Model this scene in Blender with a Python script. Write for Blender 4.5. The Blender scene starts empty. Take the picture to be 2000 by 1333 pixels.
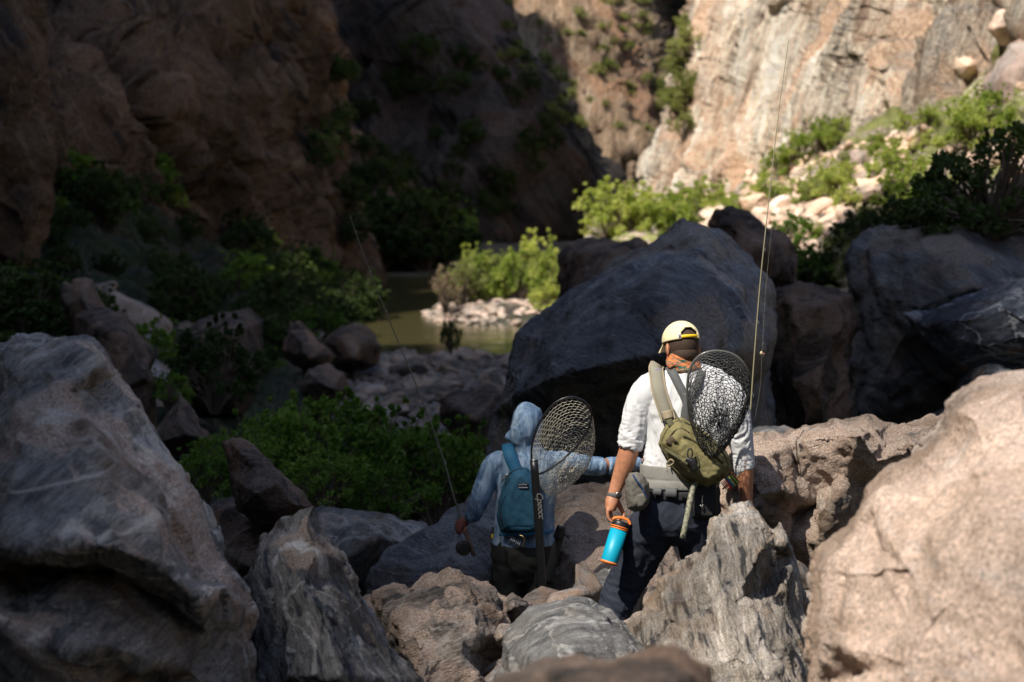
import bpy, bmesh, math, random
import numpy as np
from mathutils import Vector, Matrix, Quaternion
from mathutils.geometry import delaunay_2d_cdt

# ------------------------------------------------------------------ camera, light, exposure
scene = bpy.context.scene
C = scene.collection
F_PX = 3889.0
PITCH = math.atan(336.5 / F_PX)
CAM_Z = 5.5
cam_data = bpy.data.cameras.new('camera')
cam_data.sensor_width = 36.0
cam_data.lens = 70.0
cam_data.clip_start = 0.05
cam_data.clip_end = 2000
cam_data.dof.use_dof = True
cam_data.dof.focus_distance = 9.4
cam_data.dof.aperture_fstop = 3.2
cam = bpy.data.objects.new('camera', cam_data)
cam.location = (0, 0, CAM_Z)
cam.rotation_euler = (math.pi / 2 - PITCH, 0, 0)
C.objects.link(cam)
scene.camera = cam

SUN = Vector((-0.38, -0.48, 0.79)).normalized()          # direction towards the sun
world = bpy.data.worlds.new('World')
scene.world = world
world.use_nodes = True
wn = world.node_tree
wn.nodes.clear()
sky = wn.nodes.new('ShaderNodeTexSky')
sky.sky_type = 'NISHITA'
sky.sun_disc = False
sky.sun_elevation = math.asin(SUN.z)
sky.sun_rotation = math.atan2(SUN.x, SUN.y)
bg = wn.nodes.new('ShaderNodeBackground')
bg.inputs['Strength'].default_value = 0.12
wo = wn.nodes.new('ShaderNodeOutputWorld')
wn.links.new(sky.outputs['Color'], bg.inputs['Color'])
wn.links.new(bg.outputs['Background'], wo.inputs['Surface'])
sun_data = bpy.data.lights.new('sun', 'SUN')
sun_data.energy = 4.8
sun_data.angle = math.radians(0.5)
sun_data.color = (1.0, 0.93, 0.82)
sun = bpy.data.objects.new('sun', sun_data)
sun.rotation_euler = SUN.to_track_quat('Z', 'Y').to_euler()
sun.location = (-30, -30, 60)
C.objects.link(sun)
scene.view_settings.view_transform = 'Standard'
scene.view_settings.look = 'None'
scene.view_settings.gamma = 1.0
scene.view_settings.use_curve_mapping = False
scene.view_settings.exposure = 0.45

# ------------------------------------------------------------------ helpers
_c, _s = math.cos(PITCH), math.sin(PITCH)

def PA(px, py, Y):
    px = np.asarray(px, float); py = np.asarray(py, float); Y = np.asarray(Y, float)
    a = (px - 1000) / F_PX; b = (666.5 - py) / F_PX
    t = Y / (_c + b * _s)
    return np.stack([a * t, Y + 0 * t, CAM_Z + (-_s + b * _c) * t], -1)

def P(px, py, Y):
    return Vector(PA(px, py, Y).tolist())

def hsh(ix, iy, iz, seed):
    h = (ix * 374761393 + iy * 668265263 + iz * 2147483647 + seed * 1274126177) & 0xFFFFFFFF
    h = ((h ^ (h >> 13)) * 1274126177) & 0xFFFFFFFF
    h = ((h ^ (h >> 16)) * 2246822519) & 0xFFFFFFFF
    return h ^ (h >> 15)

def noise3(p, seed=0):
    pi = np.floor(p).astype(np.int64); f = p - pi
    u = f * f * f * (f * (f * 6 - 15) + 10)
    out = np.zeros(len(p))
    for dx in (0, 1):
        wx = u[:, 0] if dx else 1 - u[:, 0]
        for dy in (0, 1):
            wy = u[:, 1] if dy else 1 - u[:, 1]
            for dz in (0, 1):
                wz = u[:, 2] if dz else 1 - u[:, 2]
                h = hsh(pi[:, 0] + dx, pi[:, 1] + dy, pi[:, 2] + dz, seed)
                gx = (h & 255) / 127.5 - 1; gy = ((h >> 8) & 255) / 127.5 - 1; gz = ((h >> 16) & 255) / 127.5 - 1
                out += wx * wy * wz * (gx * (f[:, 0] - dx) + gy * (f[:, 1] - dy) + gz * (f[:, 2] - dz))
    return out

def fbm(p, octv=4, seed=0, ridged=False, gain=0.5):
    a, s, o = 1.0, 1.0, np.zeros(len(p))
    for i in range(octv):
        n = noise3(p * s + 17.3 * i, seed + i)
        o += a * ((0.35 - np.abs(n) * 1.4) if ridged else n)
        a *= gain; s *= 2.03
    return o

def facet(p, seed=0):
    """chipped planes: every cell of a 3D Voronoi tilts its own way"""
    pi = np.floor(p - .5).astype(np.int64)
    best = np.full(len(p), 9e9); val = np.zeros(len(p))
    for dx in (0, 1):
        for dy in (0, 1):
            for dz in (0, 1):
                c = pi + np.array([dx, dy, dz])
                h = hsh(c[:, 0], c[:, 1], c[:, 2], seed)
                q = np.stack([(h & 255) / 255., ((h >> 8) & 255) / 255., ((h >> 16) & 255) / 255.], -1) * .7 + .15
                d = p - (c + q); dd = (d * d).sum(1)
                h2 = hsh(c[:, 0], c[:, 1], c[:, 2], seed + 77)
                g = np.stack([(h2 & 255) / 127.5 - 1, ((h2 >> 8) & 255) / 127.5 - 1, ((h2 >> 16) & 255) / 127.5 - 1], -1)
                v = (d * g).sum(1) + 0.35 * g[:, 0]
                m = dd < best
                best[m] = dd[m]; val[m] = v[m]
    return val

def crease(p, seed=0):
    """continuous field made of flat planes: random lattice values, interpolated linearly over tetrahedra"""
    rng = np.random.default_rng(seed + 500); q, _r = np.linalg.qr(rng.normal(size=(3, 3)))
    p = p @ q
    pi = np.floor(p).astype(np.int64); f = p - pi
    o = np.argsort(-f, axis=1); fs = np.take_along_axis(f, o, 1)
    c = pi.copy(); r = np.arange(len(p))
    def val(c): return (hsh(c[:, 0], c[:, 1], c[:, 2], seed) & 65535) / 32767.5 - 1
    out = val(c) * (1 - fs[:, 0])
    for k in range(3):
        c[r, o[:, k]] += 1
        out += val(c) * (fs[:, k] - (fs[:, k + 1] if k < 2 else 0))
    return out

def vnormals(co, tri):
    n = np.zeros_like(co)
    a, b, c = co[tri[:, 0]], co[tri[:, 1]], co[tri[:, 2]]
    fn = np.cross(b - a, c - a)
    for k in range(3):
        for j in range(3):
            n[:, j] += np.bincount(tri[:, k], fn[:, j], len(co))
    l = np.linalg.norm(n, axis=1); l[l == 0] = 1
    return n / l[:, None]

def mesh_np(name, co, faces, mat, smooth=True):
    me = bpy.data.meshes.new(name)
    faces = np.asarray(faces)
    k = faces.shape[1]
    me.vertices.add(len(co)); me.vertices.foreach_set('co', np.asarray(co, np.float32).ravel())
    me.loops.add(faces.size); me.loops.foreach_set('vertex_index', faces.astype(np.int32).ravel())
    me.polygons.add(len(faces))
    me.polygons.foreach_set('loop_start', np.arange(0, faces.size, k, dtype=np.int32))
    me.polygons.foreach_set('loop_total', np.full(len(faces), k, np.int32))
    me.polygons.foreach_set('use_smooth', np.full(len(faces), smooth))
    me.update(calc_edges=True)
    me.validate()
    if mat: me.materials.append(mat)
    return me

def link(name, me, parent=None, loc=None):
    o = bpy.data.objects.new(name, me)
    C.objects.link(o)
    if parent: o.parent = parent
    if loc is not None: o.location = loc
    return o

def tag(o, label=None, cat=None, group=None, kind=None):
    if label: o['label'] = label
    if cat: o['category'] = cat
    if group: o['group'] = group
    if kind: o['kind'] = kind
    return o

def empty(name, loc, label, cat, group=None):
    o = bpy.data.objects.new(name, None); C.objects.link(o); o.location = loc
    o.empty_display_size = 0.05
    return tag(o, label, cat, group)

def copy_tree(o, parent=None):
    c = o.copy(); C.objects.link(c); c.parent = parent
    for ch in o.children: copy_tree(ch, c)
    return c

def centre(o):
    """move the origin of a mesh built in world coordinates to its base"""
    me = o.data
    n = len(me.vertices); co = np.empty(n * 3, np.float32); me.vertices.foreach_get('co', co); co = co.reshape(-1, 3)
    b = np.array([(co[:, 0].min() + co[:, 0].max()) / 2, (co[:, 1].min() + co[:, 1].max()) / 2, co[:, 2].min()])
    me.vertices.foreach_set('co', (co - b).astype(np.float32).ravel()); me.update()
    o.location = b
    return o

def poly_dist(pts, poly, R=None):
    """distance of points to polygon edges (exact up to R) and inside flag"""
    order = np.argsort(pts[:, 1], kind='stable'); q = pts[order]; ys = q[:, 1]
    d = np.full(len(q), 1e9); inside = np.zeros(len(q), bool)
    rr = R if R is not None else 1e9
    for i in range(len(poly)):
        a = poly[i]; b = poly[(i + 1) % len(poly)]
        lo, hi = min(a[1], b[1]), max(a[1], b[1])
        s0, s1 = np.searchsorted(ys, lo - rr), np.searchsorted(ys, hi + rr)
        if s1 > s0:
            sl = q[s0:s1]
            if R is not None:
                m = np.nonzero((sl[:, 0] > min(a[0], b[0]) - rr) & (sl[:, 0] < max(a[0], b[0]) + rr))[0]
            else: m = np.arange(s1 - s0)
            if len(m):
                w = sl[m]; ab = b - a; L = ab[0] * ab[0] + ab[1] * ab[1] + 1e-9
                t = np.clip(((w[:, 0] - a[0]) * ab[0] + (w[:, 1] - a[1]) * ab[1]) / L, 0, 1)
                dd = np.hypot(w[:, 0] - a[0] - t * ab[0], w[:, 1] - a[1] - t * ab[1])
                d[s0 + m] = np.minimum(d[s0 + m], dd)
        if a[1] != b[1]:
            s0, s1 = np.searchsorted(ys, lo, 'right' if False else 'left'), np.searchsorted(ys, hi, 'left')
            if s1 > s0:
                w = q[s0:s1]; xx = (b[0] - a[0]) * (w[:, 1] - a[1]) / (b[1] - a[1]) + a[0]
                inside[s0:s1] ^= w[:, 0] < xx
    do = np.empty_like(d); io = np.empty_like(inside); do[order] = d; io[order] = inside
    if R is not None: do = np.minimum(do, R)
    return do, io

def fill2d(outline, spacing, seed, interior=None, jit=.28):
    rng = np.random.default_rng(seed)
    x0, y0 = outline.min(0); x1, y1 = outline.max(0)
    xs = np.arange(x0, x1, spacing); ys = np.arange(y0, y1, spacing * .866)
    gx, gy = np.meshgrid(xs, ys); gx = gx + (np.arange(len(ys)) % 2)[:, None] * spacing * .5
    g = np.stack([gx.ravel(), gy.ravel()], -1) + rng.uniform(-jit, jit, (gx.size, 2)) * spacing
    d, ins = poly_dist(g, outline, spacing)
    out_ = (g[:, 0] < -50) | (g[:, 0] > 2050) | (g[:, 1] < -50) | (g[:, 1] > 1383)
    g = g[ins & (d > spacing * .45) & (~out_ | (rng.random(len(g)) < .07))]
    if interior is not None and len(interior): g = np.concatenate([g, interior])
    allp = np.concatenate([outline, g])
    n = len(outline)
    r = delaunay_2d_cdt([Vector(v) for v in allp.tolist()], [(i, (i + 1) % n) for i in range(n)], [], 1, 1e-5)
    v = np.array([tuple(a) for a in r[0]]); t = np.array([f for f in r[2] if len(f) == 3])
    return v, t

def interp_tri(pts, cv, ct, vals):
    out = np.full(len(pts), np.nan)
    for t in ct:
        a, b, c = cv[t[0]], cv[t[1]], cv[t[2]]
        det = (b[0] - a[0]) * (c[1] - a[1]) - (c[0] - a[0]) * (b[1] - a[1])
        if abs(det) < 1e-9: continue
        px = pts[:, 0] - a[0]; py = pts[:, 1] - a[1]
        u = (px * (c[1] - a[1]) - (c[0] - a[0]) * py) / det
        w = ((b[0] - a[0]) * py - px * (b[1] - a[1])) / det
        m = (u >= -1e-3) & (w >= -1e-3) & (u + w <= 1.001)
        out[m] = vals[t[0]] + u[m] * (vals[t[1]] - vals[t[0]]) + w[m] * (vals[t[2]] - vals[t[0]])
    return out

def split_long(co, tri, k):
    """conforming split of edges longer than k times their distance from the viewpoint"""
    n = len(co)
    e = np.sort(np.concatenate([tri[:, [0, 1]], tri[:, [1, 2]], tri[:, [2, 0]]]), 1)
    key = e[:, 0] * n + e[:, 1]
    uk, inv = np.unique(key, return_inverse=True)
    a, b = uk // n, uk % n
    mark = (np.linalg.norm(co[a, :3] - co[b, :3], axis=1) > k * (co[a, 1] + co[b, 1]) * .5) & (co[a, 1] > .5)
    sx_ = 1000 + F_PX * co[a, 0] / np.maximum(co[a, 1], .5); sy_ = 330 - F_PX * (co[a, 2] - CAM_Z) / np.maximum(co[a, 1], .5)
    mark &= (sx_ > -40) & (sx_ < 2040) & (sy_ > -40) & (sy_ < 1400)
    mid = np.full(len(uk), -1); mid[mark] = n + np.arange(mark.sum())
    co = np.concatenate([co, (co[a[mark]] + co[b[mark]]) * .5])
    m = mid[inv].reshape(3, -1).T
    cnt = (m >= 0).sum(1); out = [tri[cnt == 0]]
    for r in range(3):
        t = np.roll(tri, -r, 1); mm = np.roll(m, -r, 1)
        s = (cnt == 1) & (mm[:, 0] >= 0)
        A, B, D, x = t[s, 0], t[s, 1], t[s, 2], mm[s, 0]
        out += [np.stack([A, x, D], 1), np.stack([x, B, D], 1)]
        s = (cnt == 2) & (mm[:, 0] >= 0) & (mm[:, 1] >= 0)
        A, B, D, x, y = t[s, 0], t[s, 1], t[s, 2], mm[s, 0], mm[s, 1]
        out += [np.stack([x, B, y], 1), np.stack([A, x, y], 1), np.stack([A, y, D], 1)]
    s = cnt == 3
    A, B, D = tri[s].T; x, y, z = m[s].T
    out += [np.stack([A, x, z], 1), np.stack([x, B, y], 1), np.stack([y, D, z], 1), np.stack([x, y, z], 1)]
    return co, np.concatenate(out)

def relief(name, outline, ctrl, Y0, back, mat, spacing=6, rough=0.04, chip=0.05, chipf=2.0, rf=1.5, seed=0,
           edge_jit=3.0, ribs=(), round_px=18, round_m=0.1, refine=2.6, smooth_n=1, push=0.0):
    """closed solid: outline (px, py[, Y]) seen from the camera, front modelled by control points, a rounded back"""
    if push:
        outline = [(p[0], p[1], p[2] + push) if len(p) > 2 else p for p in outline]; ctrl = [(p[0], p[1], p[2] + push) for p in ctrl]; Y0 += push
    ol = np.array([(p[0], p[1]) for p in outline], float)
    oy = np.array([p[2] if len(p) > 2 else Y0 for p in outline], float)
    dense, dy = [], []
    for i in range(len(ol)):
        a, b = ol[i], ol[(i + 1) % len(ol)]
        n = max(1, int(np.linalg.norm(b - a) / spacing))
        for k in range(n):
            dense.append(a + (b - a) * k / n); dy.append(oy[i] + (oy[(i + 1) % len(ol)] - oy[i]) * k / n)
    dense = np.array(dense); dy = np.array(dy)
    q = np.concatenate([dense / 38.0, np.full((len(dense), 1), seed * 3.1)], 1)
    dense = dense + np.stack([fbm(q, 4, seed + 5), fbm(q + 40, 4, seed + 9)], -1) * edge_jit * 3
    cpts = np.array([(p[0], p[1]) for p in ctrl], float).reshape(-1, 2)
    cyv = np.array([p[2] for p in ctrl], float)
    # coarse facets
    cv_in = np.concatenate([ol, cpts]); cyy = np.concatenate([oy, cyv]); n0 = len(ol)
    r = delaunay_2d_cdt([Vector(v) for v in cv_in.tolist()], [(i, (i + 1) % n0) for i in range(n0)], [], 1, 1e-5)
    cv = np.array([tuple(a) for a in r[0]]); ct = [f for f in r[2] if len(f) == 3]
    vals = np.array([cyy[o[0]] if len(o) else Y0 for o in r[3]])
    v, t = fill2d(dense, spacing, seed)
    Y = interp_tri(v, cv, ct, vals)
    bad = np.isnan(Y)
    d, _ = poly_dist(v, dense, max(round_px, spacing) + 1)
    if bad.any():
        vb = v[bad]
        idx = np.argmin(((vb[:, None, :] - dense[None]) ** 2).sum(2), 1)
        Y[bad] = dy[idx]
    e = np.clip(d / round_px, 0, 1)
    Y = Y + round_m * (1 - np.sqrt(1 - (1 - e) ** 2)) * 0 + round_m * ((1 - e) ** 2) - round_m
    on_edge = d < spacing * .3
    # back side
    vb, tb = fill2d(dense, max(spacing * 4, 12), seed + 1)
    db, _ = poly_dist(vb, dense)
    Yb = interp_tri(vb, cv, ct, vals); Yb[np.isnan(Yb)] = Y0
    R = max(db.max(), 1)
    edgeb = db < spacing * .3
    idx = np.argmin(((vb[edgeb][:, None, :] - v[None, on_edge]) ** 2).sum(2), 1)
    Ybb = Yb.max() * .5 + Yb * .5 + back * np.sqrt(np.clip(1 - (1 - db / R) ** 2, 0, 1))
    Ybb[edgeb] = Y[on_edge][idx]
    co = np.concatenate([PA(v[:, 0], v[:, 1], Y), PA(vb[:, 0], vb[:, 1], Ybb)])
    ef = np.concatenate([np.clip(d / (round_px * 1.2), 0, 1), np.clip(db / (round_px * 1.2), 0, 1)])
    co = np.concatenate([co, ef[:, None]], 1)
    remap = np.arange(len(co)); ei = np.where(on_edge)[0]
    remap[len(v) + np.where(edgeb)[0]] = ei[idx]
    t = t[:, ::-1] if True else t
    tri = np.concatenate([t, remap[tb + len(v)]])
    # winding: front must face the camera
    used, inv = np.unique(tri, return_inverse=True)
    co = co[used]; tri = inv.reshape(tri.shape)
    keep = (tri[:, 0] != tri[:, 1]) & (tri[:, 1] != tri[:, 2]) & (tri[:, 0] != tri[:, 2])
    nf = keep[:len(t)].sum(); tri = tri[keep]
    a, b, c = co[tri[:nf, 0], :3], co[tri[:nf, 1], :3], co[tri[:nf, 2], :3]
    fn = np.cross(b - a, c - a).sum(0)
    if fn[1] > 0: tri = tri[:, ::-1]
    if refine:
        for _ in range(2): co, tri = split_long(co, tri, spacing * refine / F_PX)
    ef = .3 + .7 * co[:, 3]; co = np.ascontiguousarray(co[:, :3])
    nr = vnormals(co, tri)
    for _ in range(smooth_n):
        acc = np.zeros_like(nr)
        for k in range(3):
            for l in (1, 2):
                for j in range(3): acc[:, j] += np.bincount(tri[:, k], nr[tri[:, (k + l) % 3], j], len(co))
        nr = nr + acc * .25
        nr /= np.linalg.norm(nr, axis=1)[:, None] + 1e-9
    disp = rough * (fbm(co * rf * 2, 6, seed, gain=.55) * .65)
    if chip:
        w = np.stack([noise3(co * chipf * .7, seed + k) for k in (31, 32, 33)], -1) * .25
        cs = co
        if ribs:
            dv = np.array(ribs[0][0], float); dv /= np.linalg.norm(dv); cs = co - (.85 if Y0 > 30 else .62) * (co @ dv)[:, None] * dv
        disp += chip * (ef * (.95 if Y0 > 30 else .6) * crease(cs * chipf * .75 + w, seed + 3) + .50 * ef * crease(cs * chipf * 1.9 + w, seed + 4) + (.32 if Y0 < 12 else .22) * crease(cs * chipf * 4.6, seed + 6) + (.17 if Y0 < 12 else .10) * crease(cs * chipf * 10, seed + 7) + .16 * facet(cs * chipf * 2.3 + w, seed + 8))
    for (dr, fac, fal, amp) in ribs:
        dv = np.array(dr, float); dv /= np.linalg.norm(dv)
        al = co @ dv
        ac = co - al[:, None] * dv
        wq = np.stack([noise3(co * fac * .5, seed + k) for k in (41, 42, 43)], -1) * (.22 if Y0 > 30 else .5)
        disp += ef * amp * fbm(ac * fac + dv * (al * fal)[:, None] + wq, 4 if Y0 > 30 else 2, seed + 21, ridged=True, gain=.55)
    co = co + nr * disp[:, None]
    me = mesh_np(name, co, tri, mat)
    o = link(name, me)
    return centre(o)

# ------------------------------------------------------------------ materials
def nt(name):
    m = bpy.data.materials.new(name); m.use_nodes = True
    t = m.node_tree; b = t.nodes['Principled BSDF']
    return m, t, b

def nd(t, typ, **kw):
    n = t.nodes.new(typ)
    for k, v in kw.items():
        if k in n.inputs.keys() if isinstance(k, str) else False: n.inputs[k].default_value = v
        else: setattr(n, k, v)
    return n

def ramp(t, fac, stops):
    r = t.nodes.new('ShaderNodeValToRGB'); t.links.new(fac, r.inputs['Fac'])
    el = r.color_ramp.elements
    while len(el) < len(stops): el.new(0.5)
    for e, (p, c) in zip(el, stops):
        e.position = p; e.color = (*c, 1) if len(c) == 3 else c
    return r.outputs['Color']

def g(v): return (v, v, v)

def tnoise(t, vec, scale, detail=6, rough=.6, dist=0.0):
    n = t.nodes.new('ShaderNodeTexNoise'); n.inputs['Scale'].default_value = scale
    n.inputs['Detail'].default_value = detail; n.inputs['Roughness'].default_value = rough; n.inputs['Distortion'].default_value = dist
    t.links.new(vec, n.inputs['Vector']); return n.outputs['Fac']

def mapping(t, vec, rot=(0, 0, 0), scale=(1, 1, 1), loc=(0, 0, 0)):
    m = t.nodes.new('ShaderNodeMapping'); m.inputs['Rotation'].default_value = [math.radians(a) for a in rot]
    m.inputs['Scale'].default_value = scale; m.inputs['Location'].default_value = loc
    t.links.new(vec, m.inputs['Vector']); return m.outputs['Vector']

def mixc(t, fac, a, b, mode='MIX'):
    m = t.nodes.new('ShaderNodeMix'); m.data_type = 'RGBA'; m.blend_type = mode
    for inp, v in ((m.inputs['Factor'], fac), (m.inputs['A'], a), (m.inputs['B'], b)):
        pass
    fi = [i for i in m.inputs if i.name == 'Factor' and i.type == 'VALUE'][0]
    ai = [i for i in m.inputs if i.name == 'A' and i.type == 'RGBA'][0]
    bi = [i for i in m.inputs if i.name == 'B' and i.type == 'RGBA'][0]
    for inp, v in ((fi, fac), (ai, a), (bi, b)):
        if isinstance(v, (int, float)): inp.default_value = v if inp is fi else (v, v, v, 1)
        elif isinstance(v, tuple): inp.default_value = (*v, 1) if len(v) == 3 else v
        else: t.links.new(v, inp)
    return [o for o in m.outputs if o.type == 'RGBA'][0]

def mth(t, op, a, b=None):
    m = t.nodes.new('ShaderNodeMath'); m.operation = op
    for i, v in enumerate((a, b)):
        if v is None: continue
        if isinstance(v, (int, float)): m.inputs[i].default_value = v
        else: t.links.new(v, m.inputs[i])
    return m.outputs[0]

def rock_mat(name, base, dark, light, accent, rot=(20, 30, 0), S=1.0, band=1.0, accent_amt=.5, vein=.5, bump=.5, stain=None, rough=.85, grain=1.0, seed=0.0, vary=False, warp_amt=1.5, gain=1.0):
    """S: features per metre scale; base/dark/light foliation colours; accent = granite patches"""
    m, t, b = nt(name)
    tc = t.nodes.new('ShaderNodeTexCoord').outputs['Object']
    v0 = mapping(t, tc, loc=(seed, seed * 2.3, seed * .7))
    if vary:
        oi = t.nodes.new('ShaderNodeObjectInfo')
        va = t.nodes.new('ShaderNodeVectorMath'); va.operation = 'ADD'
        sc = t.nodes.new('ShaderNodeVectorMath'); sc.operation = 'SCALE'
        cmb = t.nodes.new('ShaderNodeCombineXYZ')
        for k in range(3): t.links.new(oi.outputs['Random'], cmb.inputs[k])
        t.links.new(cmb.outputs[0], sc.inputs[0]); sc.inputs['Scale'].default_value = 57.0
        t.links.new(v0, va.inputs[0]); t.links.new(sc.outputs[0], va.inputs[1]); v0 = va.outputs[0]
    fol = mapping(t, mapping(t, v0, rot=rot), scale=(1.0 * S, 1.4 * S, 7.0 * S))
    warp = t.nodes.new('ShaderNodeTexNoise'); warp.inputs['Scale'].default_value = 1.3 * S; warp.inputs['Detail'].default_value = 3
    t.links.new(v0, warp.inputs['Vector'])
    wv = t.nodes.new('ShaderNodeVectorMath'); wv.operation = 'MULTIPLY_ADD'
    t.links.new(warp.outputs['Color'], wv.inputs[0]); wv.inputs[1].default_value = (warp_amt,) * 3; t.links.new(fol, wv.inputs[2])
    fv = wv.outputs[0]
    bandn = tnoise(t, fv, 1.6, 8, .65)
    fine = tnoise(t, fv, 9.0, 8, .7)
    bc = ramp(t, bandn, [(.395, dark), (.465, base), (.535, base), (.61, light)])
    fc = ramp(t, fine, [(.38, g(.38)), (.48, g(1)), (.53, g(1)), (.62, g(1.5))])
    col = mixc(t, .75 * band, bc, fc, 'MULTIPLY')
    col = mixc(t, 1.0, col, col) if False else col
    # accent granite patches with ragged rims
    pn = tnoise(t, v0, 1.1 * S, 9, .62, .6)
    lo = .62 - .28 * accent_amt
    pm = ramp(t, pn, [(lo, g(0)), (lo + .035, g(1))])
    sp = tnoise(t, v0, 58 * S, 8, .85)
    acc = mixc(t, 1.0, ramp(t, sp, [(.38, tuple(c * .35 for c in accent)), (.48, accent), (.62, tuple(min(1, c * 1.45) for c in accent))]), (1, 1, 1), 'MULTIPLY')
    col = mixc(t, pm, col, acc)
    # light veins
    vn = tnoise(t, mapping(t, v0, rot=(rot[0] + 35, rot[1] - 20, 15), scale=(.7 * S, .7 * S, 1.5 * S)), 1.0, 5, .5, 1.2)
    vm = ramp(t, mth(t, 'ABSOLUTE', mth(t, 'SUBTRACT', vn, .5)), [(0.0, g(.9 * vein)), (.005 + .007 * vein, g(.55 * vein)), (.010 + .012 * vein, g(0))])
    col = mixc(t, vm, col, tuple(min(.6, c * 1.5 + .05) for c in light))
    # mineral speckle
    gs = tnoise(t, v0, 110 * S * grain, 3, .8)
    col = mixc(t, .8, col, ramp(t, gs, [(.36, g(.35)), (.48, g(1)), (.64, g(1.5))]), 'MULTIPLY')
    # stains and desert varnish
    sn = tnoise(t, mapping(t, v0, scale=(1.6 * S, 1.6 * S, .8 * S)), 1.0, 7, .65, .3)
    st = stain or (.16, .095, .05)
    col = mixc(t, ramp(t, sn, [(.52, g(0)), (.66, g(.6))]), col, st)
    ln = tnoise(t, v0, 3.2 * S, 9, .7)
    col = mixc(t, ramp(t, ln, [(.60, g(0)), (.70, g(.55))]), col, tuple(c * .35 for c in dark))
    mac = tnoise(t, v0, .55 * S, 3, .5)
    col = mixc(t, 1.0, col, ramp(t, mac, [(.36, g(.62)), (.64, g(1.3))]), 'MULTIPLY')
    if vary:
        rv = ramp(t, t.nodes[oi.name].outputs['Random'], [(0, (.6, .58, .6)), (.35, (.95, .9, .85)), (.7, (1.1, .95, .82)), (1, (1.35, 1.3, 1.28))])
        col = mixc(t, 1.0, col, rv, 'MULTIPLY')
    if gain != 1.0: col = mixc(t, 1.0, col, (gain,) * 3, 'MULTIPLY')
    t.links.new(col, b.inputs['Base Color'])
    b.inputs['Roughness'].default_value = rough
    b.inputs['Specular IOR Level'].default_value = .3
    # relief
    vo = t.nodes.new('ShaderNodeTexVoronoi'); vo.feature = 'DISTANCE_TO_EDGE'; vo.inputs['Scale'].default_value = 1.2
    t.links.new(fv, vo.inputs['Vector'])
    cr = ramp(t, vo.outputs['Distance'], [(0, g(0)), (.035, g(1))])
    h = mth(t, 'ADD', mth(t, 'MULTIPLY', fine, 1.1), mth(t, 'MULTIPLY', tnoise(t, v0, 14 * S, 9, .72), 1.6))
    h = mth(t, 'ADD', h, mth(t, 'MULTIPLY', cr, .10))
    h = mth(t, 'ADD', h, mth(t, 'MULTIPLY', gs, .22))
    bp = t.nodes.new('ShaderNodeBump'); bp.inputs['Strength'].default_value = bump; bp.inputs['Distance'].default_value = .055 / S
    t.links.new(h, bp.inputs['Height']); t.links.new(bp.outputs[0], b.inputs['Normal'])
    return m

def simple_mat(name, col, rough=.7, metal=0, bumpscale=0, bumpd=.002, spec=.4, var=0.0, varscale=8, col2=None, sheen=0, weave=False):
    m, t, b = nt(name)
    tc = t.nodes.new('ShaderNodeTexCoord').outputs['Object']
    b.inputs['Roughness'].default_value = rough; b.inputs['Metallic'].default_value = metal
    b.inputs['Specular IOR Level'].default_value = spec
    if sheen: b.inputs['Sheen Weight'].default_value = sheen
    c2 = col2 or tuple(c * (1 - var) for c in col)
    n = tnoise(t, tc, varscale, 6, .65)
    col_o = ramp(t, n, [(.35, c2), (.62, col)])
    t.links.new(col_o, b.inputs['Base Color'])
    if bumpscale:
        h = tnoise(t, tc, bumpscale, 4, .6)
        if weave:
            w1 = t.nodes.new('ShaderNodeTexWave'); w1.inputs['Scale'].default_value = bumpscale; w1.inputs['Distortion'].default_value = 1.5
            t.links.new(tc, w1.inputs['Vector']); h = mth(t, 'ADD', h, mth(t, 'MULTIPLY', w1.outputs['Fac'], .5))
        bp = t.nodes.new('ShaderNodeBump'); bp.inputs['Strength'].default_value = .6; bp.inputs['Distance'].default_value = bumpd
        t.links.new(h, bp.inputs['Height']); t.links.new(bp.outputs[0], b.inputs['Normal'])
    return m

def leaf_mat(name, c1, c2, trans=.5):
    m, t, b = nt(name)
    tc = t.nodes.new('ShaderNodeTexCoord').outputs['Object']
    oi = t.nodes.new('ShaderNodeObjectInfo')
    n = tnoise(t, tc, 2.5, 5, .7)
    n = mth(t, 'ADD', n, mth(t, 'MULTIPLY', mth(t, 'SUBTRACT', tnoise(t, tc, 26, 2, .6), .5), .9))
    n = mth(t, 'ADD', n, mth(t, 'MULTIPLY', mth(t, 'SUBTRACT', oi.outputs['Random'], .5), .3))
    col = ramp(t, n, [(.35, c1), (.65, c2)])
    t.links.new(col, b.inputs['Base Color']); b.inputs['Roughness'].default_value = .6
    b.inputs['Specular IOR Level'].default_value = .25
    tr = t.nodes.new('ShaderNodeBsdfTranslucent'); t.links.new(mixc(t, 1.0, col, (1.1, 1.25, .5), 'MULTIPLY'), tr.inputs['Color'])
    mx = t.nodes.new('ShaderNodeMixShader'); mx.inputs[0].default_value = trans
    t.links.new(b.outputs[0], mx.inputs[1]); t.links.new(tr.outputs[0], mx.inputs[2])
    t.links.new(mx.outputs[0], t.nodes['Material Output'].inputs['Surface'])
    return m

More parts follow.
